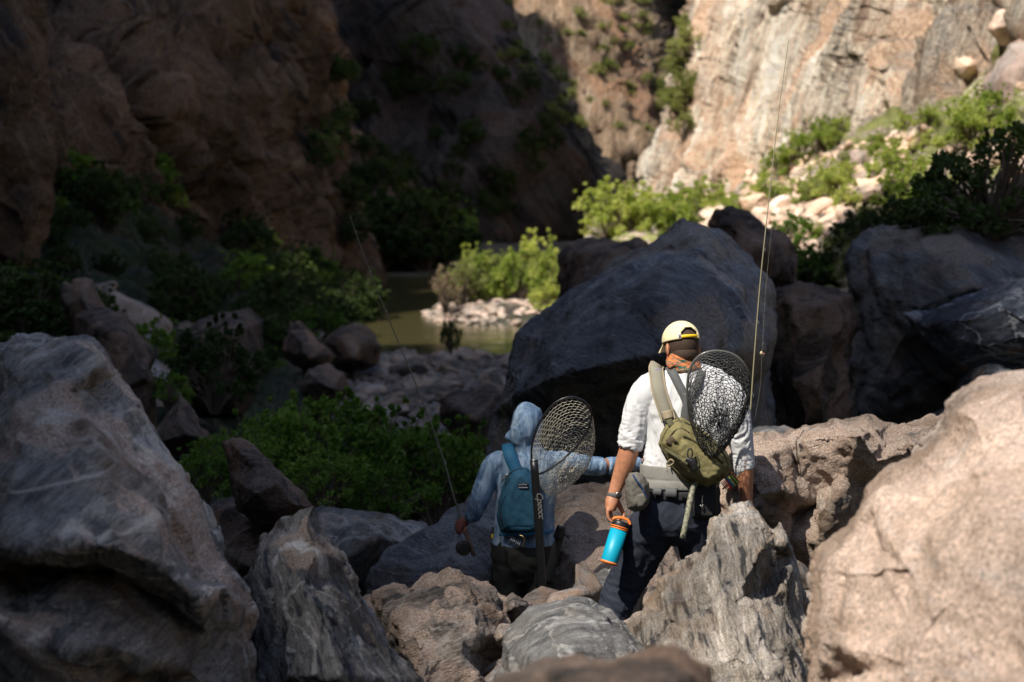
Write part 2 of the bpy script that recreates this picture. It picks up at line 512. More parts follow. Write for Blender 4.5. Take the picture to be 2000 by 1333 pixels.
M = {}
M['grey_boulder'] = rock_mat('grey_boulder', (.24, .23, .22), (.12, .122, .13), (.34, .325, .30), (.42, .34, .295), rot=(10, 55, 10), S=1.6, accent_amt=.30, vein=.9, seed=3.1, bump=.75)
M['pink_granite'] = rock_mat('pink_granite', (.52, .41, .34), (.30, .245, .21), (.66, .57, .50), (.60, .455, .37), rot=(0, 60, 0), S=1.3, band=.6, accent_amt=.8, vein=.25, seed=8.4, bump=.7, stain=(.27, .18, .115))
M['brown_granite'] = rock_mat('brown_granite', (.25, .205, .175), (.08, .075, .07), (.38, .325, .28), (.44, .335, .27), rot=(20, 20, 0), S=1.7, accent_amt=.62, vein=.5, seed=5.0, bump=.9)
M['gneiss'] = rock_mat('gneiss', (.48, .42, .36), (.07, .07, .075), (.76, .68, .60), (.50, .36, .25), rot=(0, -80, 0), S=1.7, band=1.0, accent_amt=.28, vein=.35, seed=11.0, bump=.95, stain=(.30, .19, .10), warp_amt=1.0)
M['gneiss2'] = rock_mat('gneiss2', (.22, .215, .21), (.03, .038, .055), (.44, .42, .40), (.33, .27, .23), rot=(0, -64, 20), S=1.9, band=1.0, accent_amt=.2, vein=.9, seed=31.0, bump=.95, stain=(.17, .12, .085))
M['blue_streak'] = rock_mat('blue_streak', (.085, .10, .13), (.035, .042, .062), (.25, .26, .29), (.16, .11, .09), rot=(0, 28, 10), S=1.3, band=1.0, accent_amt=.15, vein=.9, seed=33.0, bump=.9, stain=(.09, .06, .045))
M['swirl_grey'] = rock_mat('swirl_grey', (.21, .205, .20), (.11, .115, .12), (.34, .33, .315), (.30, .28, .265), rot=(40, 20, 30), S=2.2, band=.8, accent_amt=.15, vein=.9, seed=2.0, bump=.6, stain=(.15, .13, .11))
M['blue_black'] = rock_mat('blue_black', (.19, .195, .21), (.11, .115, .13), (.27, .275, .29), (.27, .235, .21), rot=(15, -40, 10), S=.8, band=.55, accent_amt=.38, vein=.45, seed=6.6, bump=.8, stain=(.085, .06, .045), rough=.7)
M['dark_brown'] = rock_mat('dark_brown', (.12, .09, .075), (.05, .045, .042), (.20, .16, .13), (.22, .145, .105), rot=(30, 10, 0), S=1.0, accent_amt=.45, vein=.4, seed=9.6, bump=.85)
M['river_stone'] = rock_mat('river_stone', (.27, .26, .255), (.14, .137, .14), (.40, .39, .38), (.30, .245, .21), rot=(20, 10, 0), S=1.1, band=.7, accent_amt=.5, vein=.3, seed=1.4, bump=.6, vary=True)
M['pale_stone'] = rock_mat('pale_stone', (.70, .60, .51), (.50, .41, .34), (.82, .75, .68), (.72, .55, .45), rot=(20, 10, 0), S=.8, band=.6, accent_amt=.5, vein=.2, seed=4.4, bump=.6, vary=True, stain=(.36, .26, .19))
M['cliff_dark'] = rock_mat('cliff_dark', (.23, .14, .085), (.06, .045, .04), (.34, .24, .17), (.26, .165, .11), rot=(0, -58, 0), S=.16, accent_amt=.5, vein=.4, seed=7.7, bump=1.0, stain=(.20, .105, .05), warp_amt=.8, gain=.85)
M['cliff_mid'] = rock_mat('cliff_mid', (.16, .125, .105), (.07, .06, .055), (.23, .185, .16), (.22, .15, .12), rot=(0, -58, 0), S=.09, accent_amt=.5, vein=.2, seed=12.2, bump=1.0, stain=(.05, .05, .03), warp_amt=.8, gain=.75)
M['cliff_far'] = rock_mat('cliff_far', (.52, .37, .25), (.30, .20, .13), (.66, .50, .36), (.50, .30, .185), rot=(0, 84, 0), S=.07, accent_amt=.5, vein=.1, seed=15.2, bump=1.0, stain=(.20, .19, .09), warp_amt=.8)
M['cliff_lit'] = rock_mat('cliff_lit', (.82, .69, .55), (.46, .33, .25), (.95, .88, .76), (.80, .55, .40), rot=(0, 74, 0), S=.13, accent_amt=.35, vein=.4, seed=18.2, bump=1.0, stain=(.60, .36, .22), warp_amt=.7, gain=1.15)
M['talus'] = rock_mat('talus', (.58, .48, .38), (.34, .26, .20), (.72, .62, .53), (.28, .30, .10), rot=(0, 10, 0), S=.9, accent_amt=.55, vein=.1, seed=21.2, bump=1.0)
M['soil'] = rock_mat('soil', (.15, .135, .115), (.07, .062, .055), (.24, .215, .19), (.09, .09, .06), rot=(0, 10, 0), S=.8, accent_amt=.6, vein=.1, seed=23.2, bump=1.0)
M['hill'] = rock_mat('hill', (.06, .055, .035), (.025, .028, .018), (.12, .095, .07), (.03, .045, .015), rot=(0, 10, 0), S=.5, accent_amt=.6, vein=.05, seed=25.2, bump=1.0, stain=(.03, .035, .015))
# ------------------------------------------------------------------ terrain
def ground_z(x, y):
    x = np.asarray(x, float); y = np.asarray(y, float)
    prof = np.interp(y, [-30, 0, 9, 12, 16, 25, 35, 50, 58, 61, 97, 104, 130, 400], [3.2, 3.2, 2.75, 2.5, 2.2, 1.55, 1.05, .45, .12, -.45, -.45, .1, .35, 2.0])
    zl = (-9.0 - .10 * np.clip(60 - y, 0, 60) * .3 - x) * .42
    zr = (x - 4.5) * .34
    isl = .62 * np.exp(-(((x - .4) / 3.6) ** 2 + ((y - 77) / 7.0) ** 2) ** 1.4)
    z = np.maximum(np.maximum(prof, zl), zr)
    z = np.where((y > 58) & (y < 104), np.maximum(z, isl - .22), z)
    return z

gx = np.concatenate([np.linspace(-120, -16, 27)[:-1], np.linspace(-16, 16, 130), np.linspace(16, 120, 27)[1:]])
gy = np.concatenate([np.linspace(-60, 4, 17)[:-1], np.linspace(4, 110, 260), np.linspace(110, 420, 60)[1:]])
GX, GY = np.meshgrid(gx, gy)
GZ = ground_z(GX, GY)
pts = np.stack([GX.ravel(), GY.ravel(), GZ.ravel()], -1)
pts[:, 2] += .22 * fbm(pts * np.array([.6, .6, 0.0]) + .5, 5, 3) * np.clip((pts[:, 2] + .8), .15, 1.0)
nx, ny = len(gx), len(gy)
ii = np.arange(nx * ny).reshape(ny, nx)
q = np.stack([ii[:-1, :-1].ravel(), ii[:-1, 1:].ravel(), ii[1:, 1:].ravel(), ii[1:, :-1].ravel()], -1)
tag(link('ground', mesh_np('ground', pts, q, M['soil'])), kind='structure')

# water
m, t, b = nt('river_water')
tc = t.nodes.new('ShaderNodeTexCoord').outputs['Object']
b.inputs['Base Color'].default_value = (.085, .075, .032, 1); b.inputs['Roughness'].default_value = .08
b.inputs['IOR'].default_value = 1.33
n1 = tnoise(t, mapping(t, tc, scale=(1.0, .55, 1)), 1.4, 4, .55)
n2 = tnoise(t, mapping(t, tc, scale=(1.0, .5, 1)), 6.0, 3, .5)
bp = t.nodes.new('ShaderNodeBump'); bp.inputs['Strength'].default_value = .6; bp.inputs['Distance'].default_value = .06
t.links.new(mth(t, 'ADD', n1, mth(t, 'MULTIPLY', n2, .25)), bp.inputs['Height']); t.links.new(bp.outputs[0], b.inputs['Normal'])
me = mesh_np('river', np.array([(-60, 40, 0), (60, 40, 0), (60, 330, 0), (-60, 330, 0)], float), np.array([(0, 1, 2, 3)]), m)
tag(link('river', me), kind='structure')

# ---- canyon walls (structure)
def wall(*a, **k):
    o = relief(*a, **k); tag(o, kind='structure'); return o

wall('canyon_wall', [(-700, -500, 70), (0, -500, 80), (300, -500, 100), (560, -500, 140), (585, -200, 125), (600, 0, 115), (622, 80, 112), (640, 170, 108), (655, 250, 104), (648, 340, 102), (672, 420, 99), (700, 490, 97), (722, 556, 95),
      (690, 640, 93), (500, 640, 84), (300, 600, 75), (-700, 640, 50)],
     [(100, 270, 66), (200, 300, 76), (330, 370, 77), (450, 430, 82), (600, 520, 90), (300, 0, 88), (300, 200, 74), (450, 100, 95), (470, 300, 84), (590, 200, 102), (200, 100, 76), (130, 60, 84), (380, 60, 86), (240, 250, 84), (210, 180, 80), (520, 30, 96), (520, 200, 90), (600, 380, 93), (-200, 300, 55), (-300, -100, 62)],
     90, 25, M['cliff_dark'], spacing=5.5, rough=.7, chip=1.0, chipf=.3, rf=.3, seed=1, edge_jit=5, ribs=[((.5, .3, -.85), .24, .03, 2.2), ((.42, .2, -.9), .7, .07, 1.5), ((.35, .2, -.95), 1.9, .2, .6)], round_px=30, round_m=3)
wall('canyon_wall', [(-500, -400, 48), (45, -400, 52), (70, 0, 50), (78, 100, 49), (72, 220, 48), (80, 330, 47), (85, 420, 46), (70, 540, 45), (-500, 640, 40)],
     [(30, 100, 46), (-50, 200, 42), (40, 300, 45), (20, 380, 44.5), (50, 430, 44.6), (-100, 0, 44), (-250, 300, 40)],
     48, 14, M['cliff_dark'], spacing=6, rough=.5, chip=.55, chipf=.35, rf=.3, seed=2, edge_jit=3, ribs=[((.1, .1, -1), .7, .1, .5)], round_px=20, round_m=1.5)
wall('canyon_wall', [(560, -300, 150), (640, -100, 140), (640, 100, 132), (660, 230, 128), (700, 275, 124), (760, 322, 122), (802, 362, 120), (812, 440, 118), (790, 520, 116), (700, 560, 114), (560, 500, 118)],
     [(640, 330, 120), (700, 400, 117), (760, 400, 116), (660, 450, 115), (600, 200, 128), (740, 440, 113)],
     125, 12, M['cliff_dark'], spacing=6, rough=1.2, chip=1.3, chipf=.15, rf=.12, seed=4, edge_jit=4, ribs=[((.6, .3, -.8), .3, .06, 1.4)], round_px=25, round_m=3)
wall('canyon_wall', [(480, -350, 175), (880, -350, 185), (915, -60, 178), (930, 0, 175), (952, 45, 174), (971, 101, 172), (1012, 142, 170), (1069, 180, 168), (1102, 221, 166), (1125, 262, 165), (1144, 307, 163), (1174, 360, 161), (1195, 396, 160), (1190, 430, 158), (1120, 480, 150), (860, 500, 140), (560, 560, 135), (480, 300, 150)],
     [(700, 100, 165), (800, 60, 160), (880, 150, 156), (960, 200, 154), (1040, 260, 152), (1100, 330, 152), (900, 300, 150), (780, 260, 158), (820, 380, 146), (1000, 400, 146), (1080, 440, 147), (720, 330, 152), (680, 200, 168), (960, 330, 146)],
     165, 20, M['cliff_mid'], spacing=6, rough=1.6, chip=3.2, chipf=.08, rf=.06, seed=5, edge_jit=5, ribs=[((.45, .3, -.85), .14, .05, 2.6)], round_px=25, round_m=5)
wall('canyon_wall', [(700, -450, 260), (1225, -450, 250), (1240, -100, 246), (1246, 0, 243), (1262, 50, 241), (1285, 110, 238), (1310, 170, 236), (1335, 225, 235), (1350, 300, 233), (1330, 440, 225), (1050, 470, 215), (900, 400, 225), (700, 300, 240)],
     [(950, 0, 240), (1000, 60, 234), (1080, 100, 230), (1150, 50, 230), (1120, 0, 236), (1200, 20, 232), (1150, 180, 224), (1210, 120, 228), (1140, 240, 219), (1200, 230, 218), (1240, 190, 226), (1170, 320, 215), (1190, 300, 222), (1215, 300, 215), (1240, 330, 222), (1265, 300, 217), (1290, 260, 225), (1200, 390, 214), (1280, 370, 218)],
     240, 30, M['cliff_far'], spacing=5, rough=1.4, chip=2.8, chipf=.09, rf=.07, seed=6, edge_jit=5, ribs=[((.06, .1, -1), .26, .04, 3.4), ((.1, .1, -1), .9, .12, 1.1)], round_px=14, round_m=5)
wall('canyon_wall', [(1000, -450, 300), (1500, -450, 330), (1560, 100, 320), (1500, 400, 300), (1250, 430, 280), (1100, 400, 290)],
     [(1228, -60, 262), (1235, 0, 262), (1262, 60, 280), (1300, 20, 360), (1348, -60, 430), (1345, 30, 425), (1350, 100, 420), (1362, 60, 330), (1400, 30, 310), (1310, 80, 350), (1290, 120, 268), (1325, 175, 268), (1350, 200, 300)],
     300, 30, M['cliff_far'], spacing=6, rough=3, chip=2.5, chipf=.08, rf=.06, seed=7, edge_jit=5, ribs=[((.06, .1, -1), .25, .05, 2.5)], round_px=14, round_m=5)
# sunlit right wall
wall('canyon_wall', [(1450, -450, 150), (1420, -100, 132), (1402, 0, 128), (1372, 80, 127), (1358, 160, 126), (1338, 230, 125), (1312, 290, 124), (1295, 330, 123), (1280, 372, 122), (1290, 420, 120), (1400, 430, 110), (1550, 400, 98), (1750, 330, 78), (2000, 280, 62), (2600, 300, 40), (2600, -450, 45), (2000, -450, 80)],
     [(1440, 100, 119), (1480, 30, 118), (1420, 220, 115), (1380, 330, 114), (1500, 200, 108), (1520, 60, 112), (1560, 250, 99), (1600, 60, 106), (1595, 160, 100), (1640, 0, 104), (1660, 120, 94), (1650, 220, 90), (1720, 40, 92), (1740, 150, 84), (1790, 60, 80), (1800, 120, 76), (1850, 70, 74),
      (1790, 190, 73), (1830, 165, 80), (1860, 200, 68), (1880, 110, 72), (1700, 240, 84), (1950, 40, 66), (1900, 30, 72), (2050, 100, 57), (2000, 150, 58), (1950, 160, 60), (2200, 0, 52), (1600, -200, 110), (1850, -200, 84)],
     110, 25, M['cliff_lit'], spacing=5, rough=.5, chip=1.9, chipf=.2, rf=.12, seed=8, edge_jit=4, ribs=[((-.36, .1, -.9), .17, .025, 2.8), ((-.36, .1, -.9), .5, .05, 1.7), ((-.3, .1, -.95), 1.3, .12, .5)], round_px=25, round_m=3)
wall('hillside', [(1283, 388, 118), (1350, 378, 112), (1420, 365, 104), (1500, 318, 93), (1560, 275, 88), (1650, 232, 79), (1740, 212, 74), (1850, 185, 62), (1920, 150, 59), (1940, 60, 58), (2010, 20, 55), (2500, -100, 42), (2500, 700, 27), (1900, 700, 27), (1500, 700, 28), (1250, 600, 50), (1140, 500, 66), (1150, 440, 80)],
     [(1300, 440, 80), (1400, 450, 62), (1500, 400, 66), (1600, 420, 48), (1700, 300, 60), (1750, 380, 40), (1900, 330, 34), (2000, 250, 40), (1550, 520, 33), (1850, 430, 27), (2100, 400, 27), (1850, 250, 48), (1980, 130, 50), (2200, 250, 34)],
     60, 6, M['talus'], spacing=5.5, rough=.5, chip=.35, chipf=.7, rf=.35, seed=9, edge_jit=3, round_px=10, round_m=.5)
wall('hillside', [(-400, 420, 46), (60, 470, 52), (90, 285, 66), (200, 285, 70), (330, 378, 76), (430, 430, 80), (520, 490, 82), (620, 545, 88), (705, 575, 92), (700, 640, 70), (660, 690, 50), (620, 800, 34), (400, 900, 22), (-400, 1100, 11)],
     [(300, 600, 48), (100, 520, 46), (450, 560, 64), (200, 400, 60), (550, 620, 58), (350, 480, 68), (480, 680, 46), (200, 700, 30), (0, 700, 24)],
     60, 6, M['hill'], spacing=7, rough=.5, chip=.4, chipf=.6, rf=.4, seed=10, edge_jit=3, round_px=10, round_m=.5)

# unseen canyon rim added left of and behind viewpoint, skyline shaped to cast shade
SHADE_SKYLINE = [(-60, 2), (3, 2.8), (7.4, 3.3), (8.35, 3.1), (8.6, 2.7), (8.95, 2.65), (9.4, 3.4), (10.4, 4.2), (11.4, 4.7), (11.7, 11), (12.1, 16), (13.5, 18), (24, 21), (27, 15), (30, 10), (36, 9), (50, 9), (58, 6), (63, 0), (66, -6), (69, -14), (71.5, -15), (76, -12), (81, -9.5), (83, -4), (86, 3), (88.2, 4), (90, -19.5), (94.5, -20.2), (95.8, -18.6), (96.6, 2), (98, 9),
       (120, 14), (145, 20), (170, 20), (200, 24), (212, 31), (217, 33), (221, 31), (228, 27.5), (237, 21.5), (245, 16), (260, 12), (330, 12)]
xp = -50.0; kx, kz = SUN.y / SUN.x, SUN.z / SUN.x
su = np.array([s[0] for s in SHADE_SKYLINE], float); sw = np.array([s[1] for s in SHADE_SKYLINE], float)
U = np.concatenate([np.arange(-60, -10, 2.0), np.arange(-10, 100, .4), np.arange(100, 330, 1.5)])
W = np.interp(U, su, sw) + .5 * fbm(np.stack([U * .6, U * 0, U * 0], -1), 4, 8)
yt = U + kx * xp; zt = W + kz * xp
rows = 26; co = []
for k in range(rows):
    f = k / (rows - 1)
    z = -2 + (zt + 2) * f
    x = xp + 9 * (1 - f) ** 1.5
    co.append(np.stack([np.full_like(U, x), yt, z], -1))
for k in range(6):   # plateau and outer side
    f = k / 5
    co.append(np.stack([np.full_like(U, xp - 3 - 30 * f), yt, zt - 1.5 - 6 * f - (zt * f ** 6)], -1))
co = np.array(co)
cf = co.reshape(-1, 3).copy()
cf[:len(U) * (rows - 1), 0] += 2.2 * fbm(cf[:len(U) * (rows - 1)] * .12, 5, 4)
nr_, nu = co.shape[0], len(U)
ii = np.arange(nr_ * nu).reshape(nr_, nu)
q = np.stack([ii[:-1, :-1].ravel(), ii[:-1, 1:].ravel(), ii[1:, 1:].ravel(), ii[1:, :-1].ravel()], -1)
tag(link('canyon_wall', mesh_np('canyon_wall', cf, q, M['cliff_dark'])), kind='structure')  # out-of-view rim, its top edge cut for the shadow it throws

# the canyon goes on outside the frame: walls added right, behind the viewpoint and far ahead to cut sky light
def tall_wall(pts_, h, seed, thick=30):
    pts_ = [Vector((p[0], p[1], 0)) for p in pts_]; line = []
    for a, b in zip(pts_[:-1], pts_[1:]):
        n = max(2, int((b - a).length / 5)); line += [a.lerp(b, k / n) for k in range(n)]
    line.append(pts_[-1]); nl = len(line); co = []
    for k in range(30):
        f = k / 29
        for i, p in enumerate(line):
            tg = (line[min(i + 1, nl - 1)] - line[max(i - 1, 0)]).normalized(); no = Vector((tg.y, -tg.x, 0))
            q_ = p + no * (16 * f) + (no * thick if k == 29 else Vector())
            co.append((q_.x, q_.y, -3 + h * min(1, f * 1.04)))
    co = np.array(co); n3 = fbm(co * np.array([.05, .05, .02]), 5, seed)
    co[:, :2] += (n3 * 9)[:, None] * np.array([.7, .7])
    ii_ = np.arange(30 * nl).reshape(30, nl)
    q_ = np.stack([ii_[:-1, :-1].ravel(), ii_[:-1, 1:].ravel(), ii_[1:, 1:].ravel(), ii_[1:, :-1].ravel()], -1)
    tag(link('canyon_wall', mesh_np('canyon_wall', co, q_, M['cliff_mid'])), kind='structure')
tall_wall([(-70, -120), (60, -120), (48, -60), (40, 10), (48, 60), (62, 130), (80, 260)], 60, 51)
tall_wall([(120, 350), (-120, 350)], 110, 52)

# ------------------------------------------------------------------ boulders modelled one by one
def boulder(label, outline, ctrl, Y, back, mat, **k):
    o = relief('boulder', outline, ctrl, Y, back, M[mat], **k)
    return tag(o, label, 'boulder')

boulder('huge grey boulder with pink veins filling the lower left corner, undercut near its base',
    [(-420, 690), (0, 676), (30, 666), (85, 658), (135, 652), (178, 666), (205, 700), (222, 735), (262, 790), (290, 850), (340, 905), (400, 1000), (440, 1070), (480, 1140), (497, 1200), (485, 1250), (510, 1420), (-420, 1420)],
    [(45, 690, 6.55), (130, 690, 6.45), (185, 720, 6.35), (120, 770, 6.2), (-60, 760, 7.0), (25, 740, 6.35), (-20, 900, 6.2), (40, 900, 5.95), (200, 880, 6.0), (300, 960, 6.05), (0, 1075, 5.6), (150, 1060, 5.55), (215, 1072, 5.6), (300, 1100, 5.75), (380, 1170, 5.95),
     (440, 1150, 6.2), (0, 1110, 6.15), (120, 1105, 6.1), (240, 1120, 6.1), (330, 1170, 6.2), (60, 1190, 5.85), (180, 1200, 5.75), (300, 1240, 5.95), (60, 1250, 5.65), (200, 1260, 5.6), (350, 1300, 6.0), (100, 1330, 5.9), (-200, 1100, 5.6), (400, 1240, 6.25)],
    6.7, 1.3, 'grey_boulder', spacing=4.5, rough=.03, chip=.095, chipf=1.9, rf=2.0, seed=11, round_px=40, round_m=.16, ribs=[((.55, 0, -.83), 5, 1.2, .022)])
boulder('tall narrow dark rock with blue, white and rusty streaks beside the huge left boulder',
    [(545, 1025), (575, 1008), (597, 992), (612, 988), (632, 1035), (655, 1062), (680, 1090), (700, 1150), (735, 1200), (765, 1260), (825, 1325), (860, 1430), (465, 1430), (488, 1300), (492, 1200), (487, 1130), (497, 1080), (520, 1050)],
    [(600, 1015, 7.1), (560, 1060, 6.95), (620, 1080, 6.9), (590, 1150, 6.7), (640, 1200, 6.55), (545, 1200, 6.8), (690, 1240, 6.8), (660, 1320, 6.4), (560, 1320, 6.6), (740, 1330, 6.7), (520, 1120, 7.0), (650, 1130, 7.05)],
    7.3, .8, 'gneiss2' if 'gneiss2' in M else 'gneiss', spacing=4.2, rough=.03, chip=.05, chipf=3.2, rf=2.4, seed=12, round_px=22, round_m=.08, ribs=[((.3, 0, -.95), 7, 1.2, .025)])
boulder('broken brown and pink granite rock in front of the hooded angler',
    [(722, 1158), (745, 1146), (775, 1140), (800, 1148), (835, 1123), (870, 1120), (920, 1130), (955, 1148), (980, 1180), (988, 1215), (975, 1260), (962, 1300), (985, 1480, 7.5), (770, 1480, 7.5), (762, 1290), (748, 1230), (735, 1190)],
    [(800, 1175, 8.15), (850, 1150, 8.25), (900, 1160, 8.1), (860, 1190, 7.85), (930, 1200, 7.95), (800, 1240, 7.8), (900, 1260, 7.7), (830, 1300, 7.6), (920, 1320, 7.65), (760, 1190, 8.2), (955, 1240, 7.95)],
    8.5, .6, 'brown_granite', spacing=4, rough=.03, chip=.075, chipf=3.2, rf=2.4, seed=13, round_px=12, round_m=.04)
boulder('small pointed pinkish rock wedged between the granite rock and the swirled grey rock',
    [(985, 1168), (1002, 1160), (1038, 1181), (1030, 1205), (1005, 1222), (985, 1225), (975, 1205)], [(1005, 1185, 8.2)], 8.45, .25, 'brown_granite', spacing=3.5, rough=.015, chip=.02, chipf=6, rf=5, seed=14, edge_jit=1.5, round_px=8, round_m=.04)
boulder('small rounded pale pink rock low between the granite rock and the grey rock',
    [(958, 1235), (975, 1218), (1000, 1220), (1003, 1245), (985, 1275), (965, 1290), (955, 1260)], [(980, 1245, 7.9)], 8.1, .25, 'pink_granite', spacing=3.5, rough=.01, chip=.01, chipf=6, rf=5, seed=15, edge_jit=1.5, round_px=12, round_m=.05)
boulder('smooth grey rock with pale swirled bands below the striding angler',
    [(968, 1480, 6.9), (978, 1300), (990, 1240), (1018, 1205), (1050, 1185), (1085, 1180), (1110, 1165), (1135, 1158), (1158, 1168), (1185, 1190), (1212, 1205), (1240, 1235), (1275, 1260), (1310, 1310), (1330, 1480, 6.9)],
    [(1060, 1215, 7.45), (1130, 1190, 7.55), (1180, 1230, 7.35), (1100, 1260, 7.1), (1040, 1290, 7.2), (1230, 1270, 7.3), (1170, 1320, 7.0), (1080, 1360, 6.9)],
    7.8, .6, 'swirl_grey', spacing=4, rough=.018, chip=.05, chipf=2.6, rf=2.4, seed=16, round_px=14, round_m=.04)
boulder('pointed pale banded rock slab standing upright in front of the man in white',
    [(1230, 1221), (1263, 1170), (1286, 1137), (1309, 1112), (1362, 1076), (1380, 1053), (1395, 1015), (1426, 994), (1436, 983), (1462, 975), (1472, 979), (1487, 992), (1503, 1020), (1510, 1030), (1520, 1012), (1531, 1027), (1550, 1085), (1575, 1180), (1582, 1290, 7.7), (1600, 1480, 7.0), (1180, 1480, 7.0), (1215, 1270)],
    [(1450, 1000, 7.85), (1400, 1040, 7.75), (1483, 1005, 7.85), (1488, 1080, 7.6), (1505, 1070, 7.95), (1522, 1060, 7.85), (1512, 1150, 7.9), (1530, 1150, 7.75), (1380, 1100, 7.6), (1300, 1160, 7.65), (1340, 1230, 7.35), (1430, 1180, 7.35), (1490, 1180, 7.45), (1440, 1280, 7.1), (1330, 1330, 7.1), (1540, 1270, 7.45), (1500, 1330, 7.1), (1265, 1260, 7.5)],
    8.0, .6, 'gneiss', spacing=3.6, rough=.022, chip=.055, chipf=3.0, rf=3, seed=17, edge_jit=2, round_px=12, round_m=.05, ribs=[((.12, 0, -1), 11, 1.5, .022)])
boulder('very large pale pink granite boulder close on the right edge, in full sun',
    [(2350, 700, 5.6), (2000, 728), (1970, 730), (1920, 742), (1880, 760), (1852, 792), (1842, 835), (1815, 862), (1790, 880), (1770, 905), (1745, 912), (1700, 955), (1680, 1000), (1650, 1030), (1625, 1052), (1600, 1080), (1586, 1110), (1583, 1180), (1576, 1240), (1590, 1333, 5.7), (1600, 1500, 4.8), (2350, 1500, 3.8)],
    [(1750, 1100, 5.0), (1650, 1120, 5.35), (1640, 1260, 5.25), (1900, 950, 4.95), (1950, 1250, 4.6), (1750, 1300, 4.75), (2000, 780, 5.35), (1895, 820, 5.45), (1830, 930, 5.3), (1950, 860, 5.1), (2050, 1050, 4.6), (1800, 1200, 4.75), (1730, 990, 5.35), (2200, 900, 4.7)],
    5.9, 1.2, 'pink_granite', spacing=4.2, rough=.045, chip=.06, chipf=1.5, rf=1.8, seed=18, round_px=45, round_m=.2)
boulder('wide broken pink and dark boulder behind the right arm of the white shirted angler',
    [(1385, 905), (1400, 875), (1430, 862), (1462, 848), (1500, 850), (1550, 838), (1620, 820), (1690, 815), (1740, 827), (1800, 824), (1845, 812), (1900, 830), (1960, 950), (1800, 1130), (1650, 1200), (1560, 1220), (1420, 1180), (1380, 1050)],
    [(1440, 900, 9.75), (1500, 890, 9.7), (1540, 870, 9.9), (1560, 930, 9.95), (1620, 850, 9.8), (1680, 850, 9.6), (1720, 900, 9.75), (1650, 930, 9.85), (1600, 980, 10.0), (1530, 960, 9.6), (1480, 970, 9.6), (1560, 1010, 10.0), (1540, 1050, 9.9), (1600, 1060, 9.7), (1630, 980, 9.7), (1700, 960, 9.95), (1780, 870, 9.8), (1450, 1060, 9.7)],
    10.3, .8, 'brown_granite', spacing=4, rough=.045, chip=.075, chipf=2.4, rf=2.2, seed=19, round_px=18, round_m=.1)
boulder('grey brown shaded boulder between the two anglers, seen beside the blue bottle',
    [(1030, 1010), (1060, 960), (1100, 942), (1150, 948), (1200, 935), (1280, 960), (1340, 1010), (1400, 1100), (1400, 1300), (1200, 1320), (1020, 1280), (1010, 1120)],
    [(1100, 990, 11.7), (1150, 1020, 11.5), (1200, 1000, 11.6), (1120, 1090, 11.3), (1200, 1110, 11.2), (1290, 1080, 11.3), (1170, 1200, 11.0), (1300, 1190, 10.9), (1050, 1150, 11.5)],
    12.0, .6, 'brown_granite', spacing=4.5, rough=.045, chip=.06, chipf=2.5, rf=2, seed=20, round_px=18, round_m=.1)
boulder('small flat topped grey rock below the blue bottle',
    [(1120, 1150), (1140, 1125), (1175, 1110), (1230, 1120), (1260, 1150), (1250, 1230), (1150, 1230)], [(1170, 1150, 10.3), (1220, 1170, 10.2)], 10.6, .4, 'swirl_grey', spacing=4, rough=.02, chip=.04, chipf=4, rf=3, seed=21, round_px=12, round_m=.06)
boulder('dark sloping rock slab behind the hooded angler at her rod hand',
    [(712, 1150), (722, 1115), (760, 1075), (800, 1045), (850, 1012), (890, 985), (930, 958), (980, 945), (1040, 960), (1080, 1000), (1080, 1230), (700, 1230)],
    [(790, 1100, 11.9), (850, 1050, 11.9), (880, 1080, 11.6), (930, 1030, 11.7), (820, 1160, 11.6), (920, 1150, 11.5), (1000, 1050, 11.8)],
    12.3, .8, 'blue_black2' if 'blue_black2' in M else 'blue_black', spacing=4.5, rough=.03, chip=.05, chipf=2.5, rf=2, seed=22, round_px=18, round_m=.1)
boulder('low smooth blue grey rock in front of the leafy shrub',
    [(600, 1010), (630, 988), (690, 998), (760, 1008), (832, 1022), (860, 1060), (760, 1200), (560, 1200), (580, 1080)],
    [(680, 1030, 12.9), (740, 1050, 12.8), (660, 1100, 12.6), (790, 1060, 13.0)], 13.3, .8, 'grey_boulder', spacing=5, rough=.03, chip=.03, chipf=1.6, rf=1.5, seed=23, round_px=22, round_m=.2)
boulder('broad dull brown rock under the perched dark rock',
    [(388, 1000), (420, 982), (460, 972), (520, 985), (580, 990), (620, 1010), (640, 1100), (600, 1230), (420, 1230), (400, 1060)],
    [(470, 1010, 11.2), (540, 1040, 11.0), (470, 1100, 10.8), (560, 1130, 10.8)], 11.6, .8, 'dark_brown', spacing=5, rough=.03, chip=.03, chipf=1.8, rf=1.5, seed=24, round_px=22, round_m=.2)
boulder('angular black brown rock perched with its point up, between left boulder and shrub',
    [(434, 862), (452, 856), (472, 856), (495, 868), (512, 882), (535, 910), (560, 935), (592, 958), (612, 995), (590, 1015), (550, 1032), (505, 1025), (465, 1000), (452, 965), (450, 925), (442, 890)],
    [(465, 880, 10.65), (500, 910, 10.5), (470, 945, 10.45), (540, 945, 10.4), (575, 985, 10.5), (500, 965, 10.25), (480, 985, 10.4), (530, 1000, 10.45)],
    10.8, .5, 'dark_brown', spacing=3.6, rough=.015, chip=.02, chipf=4, rf=4, seed=25, edge_jit=1.5, round_px=8, round_m=.05)
